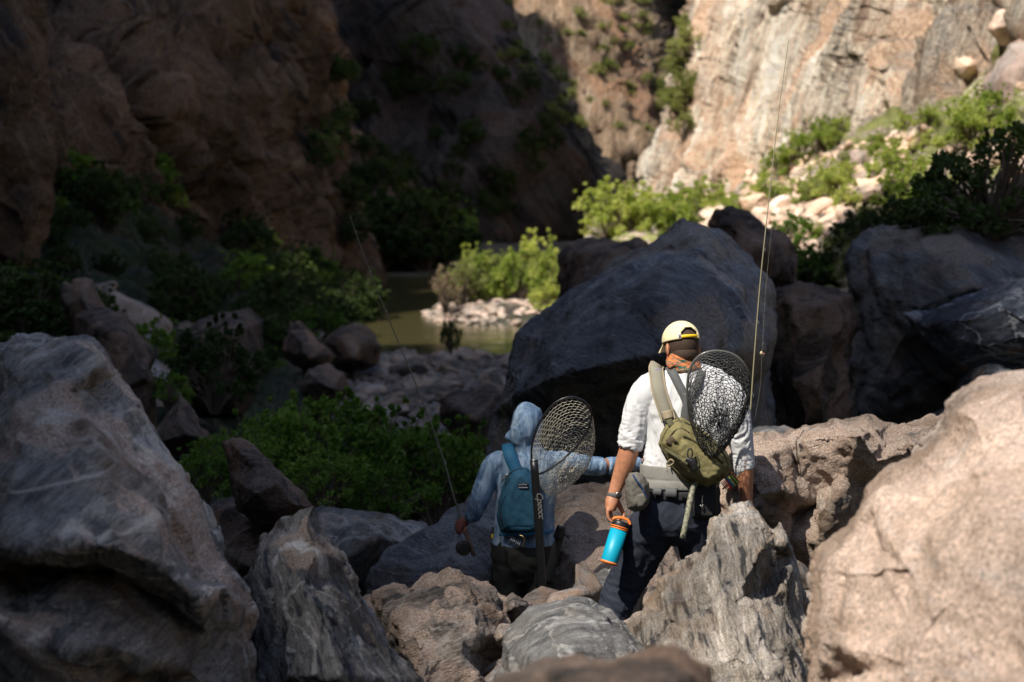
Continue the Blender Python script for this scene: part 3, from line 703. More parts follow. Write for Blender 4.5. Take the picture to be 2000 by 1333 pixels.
boulder('enormous blue grey boulder with a peaked top behind both anglers',
    [(940, 905), (952, 860), (962, 810), (975, 770), (990, 700), (1012, 650), (1050, 618), (1100, 582), (1140, 552), (1180, 530), (1220, 505), (1260, 485), (1300, 460), (1335, 438), (1380, 436), (1410, 452), (1436, 478), (1462, 500), (1488, 528), (1508, 570), (1516, 640), (1505, 720), (1515, 900), (1400, 1000), (1000, 1000)],
    [(1120, 605, 15.9), (1200, 572, 15.4), (1290, 540, 15.0), (1362, 500, 15.6), (1385, 560, 14.9), (1440, 575, 15.5), (1010, 765, 15.9), (1090, 735, 14.9), (1200, 708, 14.3), (1300, 690, 14.2), (1400, 690, 14.4), (1465, 680, 15.3),
     (1060, 830, 16.0), (1180, 795, 15.9), (1300, 780, 16.0), (1420, 790, 16.0), (1060, 660, 16.1)],
    17.2, 2.2, 'blue_black', spacing=4.2, rough=.05, chip=.13, chipf=1.0, rf=.9, seed=26, edge_jit=2.5, round_px=14, round_m=.15)
boulder('brown pillar like boulder with a pale square patch, right of the enormous boulder',
    [(1490, 640), (1500, 590), (1520, 562), (1560, 548), (1610, 560), (1660, 575), (1680, 640), (1650, 700), (1660, 760), (1670, 900), (1480, 900), (1495, 760)],
    [(1540, 590, 17.0), (1600, 600, 16.8), (1560, 660, 16.6), (1620, 680, 16.9), (1540, 740, 16.7), (1600, 760, 16.5), (1570, 830, 16.6), (1620, 830, 16.8)],
    17.6, 1.2, 'dark_brown', spacing=4.6, rough=.06, chip=.11, chipf=1.6, rf=1.3, seed=27, round_px=14, round_m=.15, push=1.0)
boulder('massive dark boulder with a brown crest on the right below the shaded shrubs',
    [(1648, 520), (1662, 474), (1690, 455), (1720, 440), (1760, 430), (1800, 440), (1850, 446), (1900, 432), (1950, 448), (2000, 460), (2300, 480), (2300, 920), (1640, 920), (1636, 780), (1606, 710), (1630, 640), (1664, 585), (1652, 550)],
    [(1700, 490, 16.1), (1760, 470, 15.9), (1850, 480, 15.6), (1950, 490, 15.6), (1720, 580, 15.6), (1800, 600, 15.0), (1740, 700, 15.5), (1690, 800, 15.8), (1800, 780, 15.8), (1900, 560, 15.1), (2050, 600, 14.8), (1920, 720, 15.8)],
    16.6, 2.0, 'blue_black', spacing=4.6, rough=.09, chip=.2, chipf=.9, rf=.9, seed=28, round_px=16, round_m=.2, push=4.5)
boulder('dark slab with pale diagonal streaks jutting left from the right edge',
    [(1766, 615), (1790, 608), (1830, 600), (1865, 585), (1910, 568), (1960, 545), (2010, 535), (2300, 500), (2300, 800), (2000, 780), (1900, 760), (1850, 730), (1815, 680), (1795, 640)],
    [(1840, 625, 13.6), (1900, 620, 13.3), (1860, 660, 13.5), (1960, 600, 13.1), (1930, 680, 13.2), (2050, 650, 12.8), (1890, 710, 13.6)],
    13.9, 1.2, 'blue_streak' if 'blue_streak' in M else 'blue_black', spacing=4.4, rough=.05, chip=.07, chipf=1.8, rf=1.5, seed=29, round_px=12, round_m=.1, push=4.6)
boulder('dark rock with rounded knob just above the near pink boulder on the right',
    [(1810, 815), (1845, 785), (1868, 745), (1885, 705), (1905, 685), (1950, 678), (2010, 675), (2300, 690), (2300, 920), (1800, 920)],
    [(1900, 720, 12.0), (1935, 700, 11.9), (1900, 760, 11.8), (1960, 730, 11.6), (1860, 810, 12.0), (2050, 780, 11.4)],
    12.4, 1.0, 'blue_streak' if 'blue_streak' in M else 'blue_black', spacing=4.4, rough=.04, chip=.06, chipf=2, rf=1.8, seed=30, round_px=14, round_m=.12, push=6.2)
boulder('low pale grey rock just behind the fishing rod, above the broken pink boulder',
    [(1452, 860), (1470, 842), (1500, 831), (1535, 834), (1572, 850), (1580, 900), (1450, 900)], [(1510, 850, 13.3)], 13.6, .5, 'swirl_grey', spacing=4, rough=.02, chip=.02, chipf=2, rf=2, seed=31, round_px=14, round_m=.1)
boulder('blurred dark brown rock nearest the viewer at the bottom centre',
    [(940, 1345), (985, 1312), (1030, 1296), (1075, 1282), (1130, 1285), (1190, 1292), (1225, 1278), (1265, 1262), (1315, 1262), (1350, 1275), (1385, 1305), (1410, 1350), (1430, 1500), (920, 1500)],
    [(1080, 1310, 3.5), (1180, 1320, 3.4), (1280, 1290, 3.45), (1330, 1330, 3.4), (1200, 1400, 3.2)], 3.65, .4, 'dark_brown', spacing=5, rough=.015, chip=.015, chipf=5, rf=5, seed=32, round_px=20, round_m=.05)
boulder('shadowed brown boulder between the sunlit island shrubs and the enormous boulder',
    [(1098, 500), (1110, 478), (1150, 470), (1200, 474), (1245, 470), (1275, 500), (1260, 580), (1150, 640), (1090, 600)], [(1140, 500, 31.2), (1200, 500, 31.2), (1150, 560, 30.8), (1230, 530, 31)], 32, 2, 'dark_brown', spacing=4.5, rough=.12, chip=.2, chipf=.7, rf=.6, seed=33, round_px=10, round_m=.4)
boulder('dark broken rock behind the right shoulder of the enormous boulder',
    [(1382, 440), (1400, 418), (1430, 408), (1462, 414), (1490, 440), (1540, 470), (1560, 560), (1440, 560)], [(1430, 440, 25), (1480, 480, 24.6), (1450, 520, 24.6)], 26, 2, 'dark_brown', spacing=4.5, rough=.12, chip=.22, chipf=.8, rf=.7, seed=34, round_px=10, round_m=.3)
boulder('square pinkish brown block leaning up on the dark left hillside',
    [(113, 575), (122, 552), (138, 560), (142, 548), (165, 544), (180, 548), (195, 578), (212, 615), (215, 650), (130, 660)], [(160, 580, 23.4), (180, 620, 23.2), (130, 600, 23.8)], 24, 1.2, 'brown_dim' if 'brown_dim' in M else 'dark_brown', spacing=4, rough=.05, chip=.06, chipf=1.2, rf=1, seed=35, edge_jit=2, round_px=6, round_m=.15)
boulder('tall rusty brown block directly behind the huge left boulder',
    [(140, 660), (150, 618), (175, 602), (205, 600), (245, 612), (268, 640), (298, 688), (303, 750), (303, 850), (180, 870)], [(190, 640, 19.6), (235, 660, 19.2), (230, 760, 19), (280, 740, 19.4)], 20.2, 1.2, 'dark_brown', spacing=4, rough=.07, chip=.09, chipf=1.3, rf=1.1, seed=36, round_px=8, round_m=.2)
boulder('rounded dark grey boulder behind a bush, left of the dry river bed',
    [(338, 700), (345, 655), (385, 625), (430, 610), (485, 604), (515, 628), (516, 700), (505, 770), (470, 820), (390, 820), (350, 770)], [(400, 660, 25), (460, 650, 24.8), (430, 730, 24.6), (490, 720, 25.2)], 26, 1.6, 'grey_dim' if 'grey_dim' in M else 'dark_brown', spacing=4, rough=.08, chip=.06, chipf=.9, rf=.8, seed=37, round_px=12, round_m=.3)
boulder('dark wedge shaped rock above the stone with pale top, left of the leafy shrub',
    [(288, 855), (320, 820), (352, 772), (372, 790), (395, 835), (416, 862), (400, 886), (340, 888), (295, 885)], [(345, 820, 16.6), (370, 850, 16.4), (320, 860, 16.6)], 17, .8, 'brown_dim' if 'brown_dim' in M else 'dark_brown', spacing=4, rough=.03, chip=.04, chipf=2, rf=1.8, seed=38, round_px=6, round_m=.1)
boulder('purplish brown boulder at the left edge of the river pool',
    [(552, 690), (560, 640), (575, 618), (600, 636), (625, 660), (650, 690), (640, 720), (590, 730)], [(590, 670, 39), (610, 700, 38.6)], 40, 1.5, 'brown_dim' if 'brown_dim' in M else 'dark_brown', spacing=4, rough=.12, chip=.15, chipf=.7, rf=.6, seed=39, round_px=8, round_m=.12)
boulder('broad dark boulder standing at the near end of the river pool',
    [(622, 700), (632, 660), (665, 638), (705, 630), (735, 650), (748, 680), (735, 715), (680, 730), (630, 725)], [(670, 665, 45), (710, 670, 45), (690, 700, 44.4)], 46, 2, 'brown_dim' if 'brown_dim' in M else 'dark_brown', spacing=4, rough=.12, chip=.14, chipf=.6, rf=.6, seed=40, round_px=8, round_m=.12)
boulder('dark blocky boulder at the lower left foot of the enormous boulder',
    [(852, 810), (862, 775), (890, 762), (925, 770), (950, 745), (985, 760), (1000, 850), (960, 900), (900, 870)], [(890, 800, 22.6), (930, 820, 22.3), (960, 780, 22.6)], 23.2, 1.3, 'dark_brown', spacing=4, rough=.06, chip=.09, chipf=1.2, rf=1, seed=41, round_px=8, round_m=.15)
boulder('flat topped brown rock amid the dry river bed stones',
    [(585, 755), (600, 722), (640, 715), (672, 728), (680, 765), (660, 800), (610, 805)], [(620, 745, 29.4), (655, 760, 29.2)], 30, 1.2, 'brown_dim' if 'brown_dim' in M else 'dark_brown', spacing=4, rough=.06, chip=.09, chipf=1.1, rf=1, seed=42, round_px=8, round_m=.2)
boulder('big flat pale boulder among shrubs on the sunlit right slope',
    [(1570, 360), (1580, 335), (1605, 312), (1640, 300), (1690, 295), (1715, 310), (1705, 345), (1690, 372), (1640, 378), (1590, 375)], [(1620, 330, 56.6), (1660, 325, 56.4), (1600, 358, 56), (1650, 352, 56.4)], 58, 2, 'pale_stone', spacing=3.6, rough=.25, chip=.35, chipf=.4, rf=.35, seed=43, edge_jit=2, round_px=8, round_m=.7)
boulder('round pale boulder lodged high on the right slope beside the overhang',
    [(1852, 135), (1860, 108), (1885, 98), (1912, 102), (1928, 122), (1922, 150), (1900, 170), (1868, 168)], [(1890, 130, 54.2)], 56, 2, 'pale_stone', spacing=3.6, rough=.15, chip=.15, chipf=.4, rf=.4, seed=44, edge_jit=2, round_px=18, round_m=1.0)
boulder('pale rounded boulder at the top right corner above the bright bush',
    [(1930, 55), (1950, 28), (1990, 18), (2060, 20), (2080, 70), (2000, 85), (1960, 85)], [(1980, 50, 51), (2030, 50, 50.6)], 52.5, 2, 'pale_stone', spacing=3.6, rough=.2, chip=.2, chipf=.4, rf=.4, seed=45, edge_jit=2, round_px=16, round_m=.8)
boulder('long pale rock slab slanting down on the far right slope',
    [(1900, 215), (1915, 165), (1945, 115), (1975, 85), (2060, 60), (2080, 240), (1985, 260), (1940, 240)], [(1950, 160, 47.4), (2000, 130, 46.6), (1975, 210, 46.8)], 49, 2, 'pale_stone', spacing=3.6, rough=.25, chip=.25, chipf=.4, rf=.4, seed=46, edge_jit=2, round_px=12, round_m=.7)

# ------------------------------------------------------------------ scattered stones, each an object of its own
def stone_proto(seed, mat, sub=4, planes=12):
    rng = np.random.default_rng(seed)
    bm = bmesh.new(); bmesh.ops.create_icosphere(bm, subdivisions=sub, radius=1)
    d = np.array([v.co[:] for v in bm.verts]); tri = np.array([[v.index for v in f.verts] for f in bm.faces]); bm.free()
    d /= np.linalg.norm(d, axis=1)[:, None]
    n = rng.normal(size=(planes, 3)); n /= np.linalg.norm(n, axis=1)[:, None]
    off = rng.uniform(.62, 1.0, planes)
    dn = d @ n.T
    r = np.where(dn > .05, off[None] / np.maximum(dn, .05), 9).min(1)
    r = np.minimum(r, 1.25)
    p = d * r[:, None] * np.array([1, .8, .62])
    nr = vnormals(p, tri)
    p = p + nr * (.045 * fbm(p * 3, 5, seed) + .06 * crease(p * 1.6, seed))[:, None]
    return mesh_np('stone', p, tri, mat, smooth=sub > 3)

def scatter(protos, n, area, size, name, label, group, cat='rock', seed=0, flat=1.0, sink=.3, kind=None, zf=ground_z, reject=None):
    rng = np.random.default_rng(seed); k = 0; tries = 0; out = []
    while k < n and tries < n * 30:
        tries += 1
        x, y = area(rng)
        s = size(rng, y)
        if reject and reject(x, y, s): continue
        o = link(name, protos[rng.integers(len(protos))])
        o.rotation_euler = (rng.uniform(-.5, .5), rng.uniform(-.5, .5), rng.uniform(0, 6.28))
        o.scale = (s, s * rng.uniform(.75, 1.2), s * flat * rng.uniform(.7, 1.2))
        o.location = (x, y, float(zf(x, y)) + s * (.62 - sink) * flat * .8)
        tag(o, label, cat, group); out.append(o); k += 1
    return out

river_protos = [stone_proto(100 + i, M['river_stone']) for i in range(9)]
pale_protos = [stone_proto(120 + i, M['pale_stone'], 3) for i in range(7)]

def bed(rng):
    y = 19 + 37 * rng.random() ** .75
    x0, x1 = (-430 / F_PX * y) - .5, (40 / F_PX * y) + .2
    return rng.uniform(x0, x1), y
scatter(river_protos, 205, bed, lambda r, y: float(np.clip(r.lognormal(-1.75, .45), .08, .30)) * y / 34, 'stone', 'grey or pinkish stone lying in the dry river bed beyond the leafy shrub', 'stones of the dry river bed', seed=5, flat=.75)
def shoal(rng):
    a = rng.uniform(0, 6.28); r = math.sqrt(rng.random())
    return .2 + 3.6 * r * math.cos(a), 75 + 5.5 * r * math.sin(a)
gravel_ = scatter(pale_protos, 420, shoal, lambda r, y: float(r.uniform(.07, .30)), 'stone', 'pale sunlit stone on the small gravel island in the river', 'stones of the gravel island', seed=6, flat=.6, sink=.2)

def surface_scatter(host_names, n, box, size, protos, name, label, group, cat, seed, flat=.8, yaw_only=False, sink=.0, reject=None):
    """drop copies on the hillside meshes by ray casting from the camera side"""
    rng = np.random.default_rng(seed)
    out = []; tries = 0
    while len(out) < n and tries < n * 12:
        tries += 1
        px, py = box(rng)
        d = (P(px, py, 50) - Vector((0, 0, CAM_Z))).normalized()
        best = host_names.ray_cast(Vector((0, 0, CAM_Z)), d)[0]
        if best is None: continue
        s = size(rng, best.y)
        if reject and reject(best): continue
        pr = protos[rng.integers(len(protos))]
        if isinstance(pr, bpy.types.Mesh): o = link(name, pr)
        else: o = copy_tree(pr)
        o.rotation_euler = (0, 0, rng.uniform(0, 6.28)) if yaw_only else (rng.uniform(-.5, .5), rng.uniform(-.5, .5), rng.uniform(0, 6.28))
        o.scale = (s, s * rng.uniform(.8, 1.2), s * flat * rng.uniform(.8, 1.2))
        o.location = best - Vector((0, 0, s * sink))
        tag(o, label, cat, group); out.append(o)
    return out
hosts = []
bpy.context.view_layer.update()
from mathutils.bvhtree import BVHTree
def bvh_of(prefix):
    V, F, n = [], [], 0
    for o in bpy.data.objects:
        if o.name.startswith(prefix) and abs(o.location.y) > 1:
            me = o.data; co = np.empty(len(me.vertices) * 3, np.float32); me.vertices.foreach_get('co', co)
            ix = np.empty(len(me.loops), np.int32); me.loops.foreach_get('vertex_index', ix)
            V.append(co.reshape(-1, 3) + np.array(o.location[:])); F.append(ix.reshape(-1, 3) + n); n += len(me.vertices)
    return BVHTree.FromPolygons(np.concatenate(V).tolist(), np.concatenate(F).tolist(), all_triangles=True)
hills = bvh_of('hillside'); walls = bvh_of('canyon_wall')
def tri_region(a, b, c):
    def f(rng):
        u, v = rng.random(), rng.random()
        if u + v > 1: u, v = 1 - u, 1 - v
        return a[0] + u * (b[0] - a[0]) + v * (c[0] - a[0]), a[1] + u * (b[1] - a[1]) + v * (c[1] - a[1])
    return f
def pile(name, objs, mat):
    """join small stones nobody could count into one object"""
    lo = stone_proto(199, mat, 2); n = len(lo.vertices); b_ = np.empty(n * 3, np.float32); lo.vertices.foreach_get('co', b_); b_ = b_.reshape(-1, 3)
    t_ = np.array([list(p.vertices) for p in lo.polygons]); V, F = [], []
    for i, o in enumerate(objs):
        m_ = np.array(Matrix.LocRotScale(o.location, o.rotation_euler, o.scale)); V.append(b_ @ m_[:3, :3].T + m_[:3, 3]); F.append(t_ + i * n)
    o = link(name, mesh_np(name, np.concatenate(V), np.concatenate(F), mat)); tag(o, kind='stuff')
    for x in objs: bpy.data.objects.remove(x)
    return o
surface_scatter(hills, 25, tri_region((1270, 400), (1520, 325), (1560, 470)), lambda r, y: float(np.clip(r.lognormal(-1.0, .5), .2, 1.0)), pale_protos, 'stone', 'pale broken stone on the sunlit scree under the right wall', 'stones of the sunlit scree', 'rock', 7, .75)
surface_scatter(hills, 30, tri_region((1500, 330), (1760, 330), (1540, 560)), lambda r, y: float(np.clip(r.lognormal(-1.3, .5), .15, .8)), pale_protos, 'stone', 'pale broken stone on the sunlit scree under the right wall', 'stones of the sunlit scree', 'rock', 8, .75)
surface_scatter(hills, 15, tri_region((1750, 380), (2000, 150), (2000, 400)), lambda r, y: float(np.clip(r.lognormal(-1.3, .5), .15, .7)), pale_protos, 'stone', 'pale broken stone on the sunlit scree under the right wall', 'stones of the sunlit scree', 'rock', 9, .75)
surface_scatter(hills, 22, tri_region((20, 560), (690, 640), (250, 820)), lambda r, y: float(np.clip(r.lognormal(-.8, .5), .2, 1.2)), river_protos, 'stone', 'dim brown stone on the shaded hillside left of the river', 'stones of the shaded left hillside', 'rock', 10, .8)

small = lambda r, y: float(np.clip(r.lognormal(-1.9, .5), .08, .35))
pile('scree', surface_scatter(hills, 420, tri_region((1265, 415), (1560, 290), (1600, 520)), small, pale_protos, 'x', 'x', None, 'x', 17) + surface_scatter(hills, 330, tri_region((1500, 320), (1820, 250), (1640, 470)), small, pale_protos, 'x', 'x', None, 'x', 18), M['pale_stone'])
pile('gravel', gravel_, M['pale_stone'])
pile('rubble', scatter(river_protos, 3200, bed, lambda r, y: float(np.clip(r.lognormal(-2.3, .5), .04, .2)), 'x', 'x', None, seed=19, flat=.7), M['river_stone'])
rng = np.random.default_rng(88)
for px, py, Y, s_ in [(1000, 1215, 8.7, .10), (1018, 1235, 8.6, .07), (1045, 1200, 9.0, .09), (735, 1180, 8.9, .10), (720, 1205, 8.6, .08), (758, 1240, 8.3, .07), (1562, 1110, 8.6, .10), (1575, 1160, 8.3, .09), (1580, 1215, 8.0, .08), (1570, 1265, 7.8, .09),
                      (980, 1290, 7.9, .07), (965, 1320, 7.7, .09), (1240, 1235, 8.5, .09), (1225, 1215, 8.9, .08), (1100, 1160, 9.8, .14), (1060, 1165, 10.0, .16), (500, 1130, 7.9, .10), (488, 1180, 7.5, .09), (1150, 1150, 10.0, .15), (1260, 1205, 8.8, .08)]:
    o = link('stone', river_protos[rng.integers(9)]); o.location = P(px, py + 12, Y); o.scale = (s_, s_ * .8, s_ * .7); o.rotation_euler = tuple(rng.uniform(-1, 1, 3))
    tag(o, 'small stone wedged between near boulders', 'rock', 'small stones wedged between near boulders')
# ------------------------------------------------------------------ shrubs
def leaf_cloud(centres, radii, nper, leaf, seed, elong=1.6):
    rng = np.random.default_rng(seed)
    c = np.repeat(centres, nper, 0); r = np.repeat(radii, nper)
    d = rng.normal(size=c.shape); d /= np.linalg.norm(d, axis=1)[:, None]
    rad = rng.random(len(c)) ** .45
    p = c + d * (r * rad)[:, None]
    a = rng.normal(size=c.shape) + d * .6 + np.array([0, 0, .4]); a /= np.linalg.norm(a, axis=1)[:, None]
    b = np.cross(a, rng.normal(size=c.shape)); b /= np.linalg.norm(b, axis=1)[:, None]
    s = leaf * rng.uniform(.6, 1.3, len(c))[:, None]
    v = np.stack([p - a * s * elong * .5, p + b * s * .5, p + a * s * elong * .5, p - b * s * .5], 1).reshape(-1, 3)
    f = np.arange(len(v)).reshape(-1, 4)
    return v, f

def tube_mesh(paths, seg=5):
    """paths: list of [(Vector, r), ...] -> co, quads"""
    co, fc = [], []; base = 0
    for path in paths:
        n = len(path)
        P_ = [Vector(p[0]) for p in path]
        up = None
        for i in range(n):
            tdir = (P_[min(i + 1, n - 1)] - P_[max(i - 1, 0)])
            if tdir.length < 1e-9: tdir = Vector((0, 0, 1))
            tdir.normalize()
            if up is None:
                up = tdir.orthogonal().normalized()
            else:
                up = (up - tdir * up.dot(tdir))
                up = up.normalized() if up.length > 1e-6 else tdir.orthogonal().normalized()
            sd = tdir.cross(up)
            r = path[i][1]
            for k in range(seg):
                a = 2 * math.pi * k / seg
                co.append(P_[i] + up * (math.cos(a) * r) + sd * (math.sin(a) * r))
        for i in range(n - 1):
            for k in range(seg):
                a = base + i * seg + k; b2 = base + i * seg + (k + 1) % seg
                fc.append((a, b2, b2 + seg, a + seg))
        base += n * seg
    return np.array([c[:] for c in co]), np.array(fc)

def shrub_proto(name, seed, lmat, bark, clumps=26, nper=70, leaf=.06, h=1.0, w=1.0, upright=0.0, z0=.15):
    """a shrub about 1 m tall and w wide; returns (foliage mesh, stem mesh)"""
    rng = np.random.default_rng(seed)
    cs, rs, paths = [], [], []
    for i in range(clumps):
        a = rng.uniform(0, 6.28); rr = (rng.random() ** .6) * .5 * w
        zz = z0 + (h - z0) * rng.random() ** .8 * math.sqrt(max(0.05, 1 - (rr / (.5 * w)) ** 2 * (.75 - upright)))
        c = np.array([rr * math.cos(a), rr * math.sin(a), zz])
        cs.append(c); rs.append(rng.uniform(.05, .15) * (w * .5 + .5))
        for q_ in range(2):
            cs.append(c + rng.normal(size=3) * np.array([.06, .06, .09])); rs.append(rng.uniform(.02, .06))
        m_ = c * np.array([.35, .35, .5]) + rng.normal(size=3) * .03
        paths.append([((c[0] * .08, c[1] * .08, -.05), .016), (tuple(m_), .011), (tuple(c), .004)])
    for i in range(16):
        a = rng.uniform(0, 6.28); e_ = np.array([math.cos(a) * .52 * w * rng.random(), math.sin(a) * .52 * w * rng.random(), h * rng.uniform(.75, 1.16)])
        paths.append([((e_[0] * .1, e_[1] * .1, 0), .010), (tuple(e_ * .55 + rng.normal(size=3) * .05), .006), (tuple(e_), .0022)])
        cs.append(e_ * .97); rs.append(.025)
    v, f = leaf_cloud(np.array(cs), np.array(rs), nper, leaf, seed + 1)
    keep = rng.random(len(f)) < .8; f = f[keep]
    fo = mesh_np('foliage', v, f, lmat, smooth=False)
    v, f = tube_mesh([[(Vector(p), r) for p, r in pa] for pa in paths], 4)
    st = mesh_np('stems', v, f, bark)
    return fo, st

M['bark'] = simple_mat('bark', (.16, .12, .09), .9, var=.4)
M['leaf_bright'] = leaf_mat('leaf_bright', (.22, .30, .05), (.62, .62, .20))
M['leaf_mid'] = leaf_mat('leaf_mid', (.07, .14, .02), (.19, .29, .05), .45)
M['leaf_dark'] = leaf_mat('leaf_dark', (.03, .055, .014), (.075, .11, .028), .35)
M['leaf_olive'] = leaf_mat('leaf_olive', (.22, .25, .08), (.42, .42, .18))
M['leaf_dry'] = leaf_mat('leaf_dry', (.26, .19, .13), (.42, .32, .22), .3)

def make_shrub(fo_st, label, cat='shrub', group=None):
    e = empty('shrub', (0, 0, 0), label, cat, group)
    link('foliage', fo_st[0], e); link('stems', fo_st[1], e)
    return e
SH = {}
for key, mat_, cl, npr, lf, w_ in (('bright', 'leaf_bright', 46, 85, .028, 1.1), ('bright2', 'leaf_bright', 40, 85, .028, .9), ('mid', 'leaf_mid', 50, 50, .036, 1.2), ('dark', 'leaf_dark', 42, 75, .036, 1.2), ('dark2', 'leaf_dark', 38, 75, .036, 1.0),
                                  ('olive', 'leaf_olive', 40, 80, .027, 1.0), ('dry', 'leaf_dry', 18, 40, .035, .9), ('fine', 'leaf_mid', 64, 55, .028, 1.3)):
    SH[key] = shrub_proto(key, len(SH) * 7 + 3, M[mat_], M['bark'], cl, npr, lf, 1.0, w_)
_first = {}
def put_shrub(key, pos, s, label, group=None, sx=1.0, rot=None, cat='shrub'):
    if key not in _first:
        o = make_shrub(SH[key], label, cat, group); _first[key] = o
    else:
        o = copy_tree(_first[key])
    o.location = pos; o.scale = (s * sx, s * sx, s); o.rotation_euler = (0, 0, rot if rot is not None else (pos[0] * 37.7 + pos[1]) % 6.28)
    for k in ('group',):
        if k in o and not group: del o[k]
    tag(o, label, cat, group); return o

def gp(px, Y, dz=0.0):
    x = float(PA(px, 600, Y)[0]); return (x, Y, float(ground_z(x, Y)) + dz)
# island shrubs in the sun
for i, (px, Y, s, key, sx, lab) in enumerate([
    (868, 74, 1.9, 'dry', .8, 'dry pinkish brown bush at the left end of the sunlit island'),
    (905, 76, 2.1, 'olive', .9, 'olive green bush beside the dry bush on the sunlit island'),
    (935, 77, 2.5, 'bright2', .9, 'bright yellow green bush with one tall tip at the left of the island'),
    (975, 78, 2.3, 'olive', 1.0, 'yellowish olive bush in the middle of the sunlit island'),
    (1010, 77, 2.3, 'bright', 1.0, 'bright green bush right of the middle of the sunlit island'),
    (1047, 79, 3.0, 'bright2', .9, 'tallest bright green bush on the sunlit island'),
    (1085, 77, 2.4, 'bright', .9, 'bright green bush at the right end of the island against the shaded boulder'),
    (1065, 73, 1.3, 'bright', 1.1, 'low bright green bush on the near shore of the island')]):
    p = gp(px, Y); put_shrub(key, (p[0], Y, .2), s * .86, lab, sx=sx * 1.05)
# sunlit thicket below the right wall
rng = np.random.default_rng(3)
for i in range(15):
    px = 1195 + i * 15 + rng.uniform(-8, 8); py = 452 - 10 * rng.random() + (i % 3) * 10
    Y = 74 + (i % 4) * 5
    base = P(px, py + 18, Y)
    put_shrub(['bright', 'bright2', 'bright', 'olive'][i % 4], tuple(base), 1.4 + rng.random() * .8, 'bright green bush in the sunlit thicket at the foot of the right wall', 'bushes of the sunlit thicket', sx=1.2)
# shrubs on the right slope: (px, py of base, size in px, key)
dgu = bpy.context.view_layer.update()
def on_hill(px, py):
    return hills.ray_cast(Vector((0, 0, CAM_Z)), (P(px, py, 50) - Vector((0, 0, CAM_Z))).normalized())[0]
R_SH = [(1530, 352, 60, 'bright', 1.3, 'bright bush on the scree left of the flat pale boulder'), (1560, 325, 62, 'bright2', 1.3, 'bright bush above left of the flat pale boulder'), (1600, 300, 64, 'bright', 1.3, 'bright bush directly above the flat pale boulder'),
        (1640, 280, 50, 'bright2', 1.2, 'uppermost bright bush against the foot of the right wall'), (1500, 395, 48, 'bright', 1.5, 'low bright bush left of the rod on the scree'), (1550, 380, 34, 'bright2', 1.2, 'small bush just left of the flat pale boulder'),
        (1650, 405, 44, 'bright', 1.3, 'small bright bush just below the flat pale boulder'), (1720, 350, 60, 'bright2', 1.1, 'bright bush touching the right end of the flat pale boulder'), (1760, 370, 80, 'bright', 1.2, 'large bright bush right of the flat pale boulder'),
        (1745, 415, 66, 'bright2', 1.3, 'bright bush low on the slope at the edge of the shade'), (1810, 395, 80, 'bright', 1.1, 'bright bush partly behind the dark leafy tree'), (1900, 290, 90, 'bright', 1.3, 'bright bush behind the top of the dark leafy tree'),
        (1935, 255, 80, 'bright2', 1.2, 'bright bush high on the slope near the slanting slab'), (1925, 88, 42, 'bright2', 1.4, 'round bright bush above the lodged boulder at top right'), (1970, 15, 34, 'bright2', 1.3, 'bright bush at the very top right corner'),
        (1550, 500, 80, 'mid', 1.0, 'green bush on the scree just right of the fishing rod'), (1575, 545, 70, 'mid', 1.2, 'half shaded bush below the bush right of the rod'), (1530, 560, 60, 'dark', 1.4, 'dark shaded bush beside the shoulder of the enormous boulder'),
        (1620, 555, 70, 'dark2', 1.5, 'dark shaded bush in the hollow left of the right boulders'), (1690, 470, 70, 'dark', 1.4, 'dark bush at the edge of sun above the right boulders'), (1650, 480, 50, 'olive', 1.3, 'dull olive bush between scree and the right boulders'),
        (1760, 450, 70, 'dark2', 1.4, 'dark bush behind the crest of the massive right boulder'), (1600, 465, 34, 'bright', 1.4, 'low bright bush on the scree between two stones'), (1440, 425, 44, 'bright', 1.6, 'bright bush above the dark broken rock'), (1400, 415, 40, 'olive', 1.6, 'pale olive bush at the near end of the scree'),
        (1690, 425, 34, 'olive', 1.3, 'small olive bush on the scree above the shade line'), (1830, 470, 90, 'dark', 1.3, 'dark bush under the leafy tree'), (1950, 480, 100, 'dark2', 1.3, 'dark bush at the right edge above the massive boulder'), (1890, 480, 90, 'dark', 1.2, 'dark bush below the leafy tree, right of centre')]
for px, py, hp, key, sx, lab in R_SH:
    b_ = on_hill(px, py)
    if b_ is None: continue
    put_shrub(key, tuple(b_ - Vector((0, 0, .1))), hp / F_PX * b_.y * 1.1, lab, sx=sx)
# shaded left hillside shrubs
LSH = 0
rng = np.random.default_rng(12)
for i in range(95):
    f = rng.random(); px = 0 + 700 * f
    top = np.interp(px, [0, 90, 200, 330, 430, 520, 620, 700], [500, 320, 320, 400, 450, 505, 560, 600])
    bot = np.interp(px, [0, 200, 400, 560, 700], [660, 700, 790, 700, 640])
    py = top + (bot - top) * rng.random()
    b_ = on_hill(px, py)
    if b_ is None: continue
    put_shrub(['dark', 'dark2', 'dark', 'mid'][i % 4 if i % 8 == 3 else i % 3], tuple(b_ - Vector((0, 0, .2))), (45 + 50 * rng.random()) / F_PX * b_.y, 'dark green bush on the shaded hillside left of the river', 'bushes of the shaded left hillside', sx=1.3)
for px, py, hp, lab in [(470, 500, 62, 'sun tipped light green bush on the dark hillside, largest of the lit ones'), (520, 515, 60, 'sun tipped bush right of the largest lit bush on the dark hillside'), (590, 560, 50, 'light green bush catching sun near the foot of the left wall'),
                        (635, 575, 42, 'small sunlit bush nearest the river on the dark hillside'), (275, 372, 32, 'small bright bush high up on the dark hillside'), (345, 412, 36, 'dull green bush with lit top halfway up the dark hillside')]:
    b_ = on_hill(px, py)
    if b_ is not None: put_shrub('bright', tuple(b_), hp / F_PX * b_.y, lab, sx=1.2)
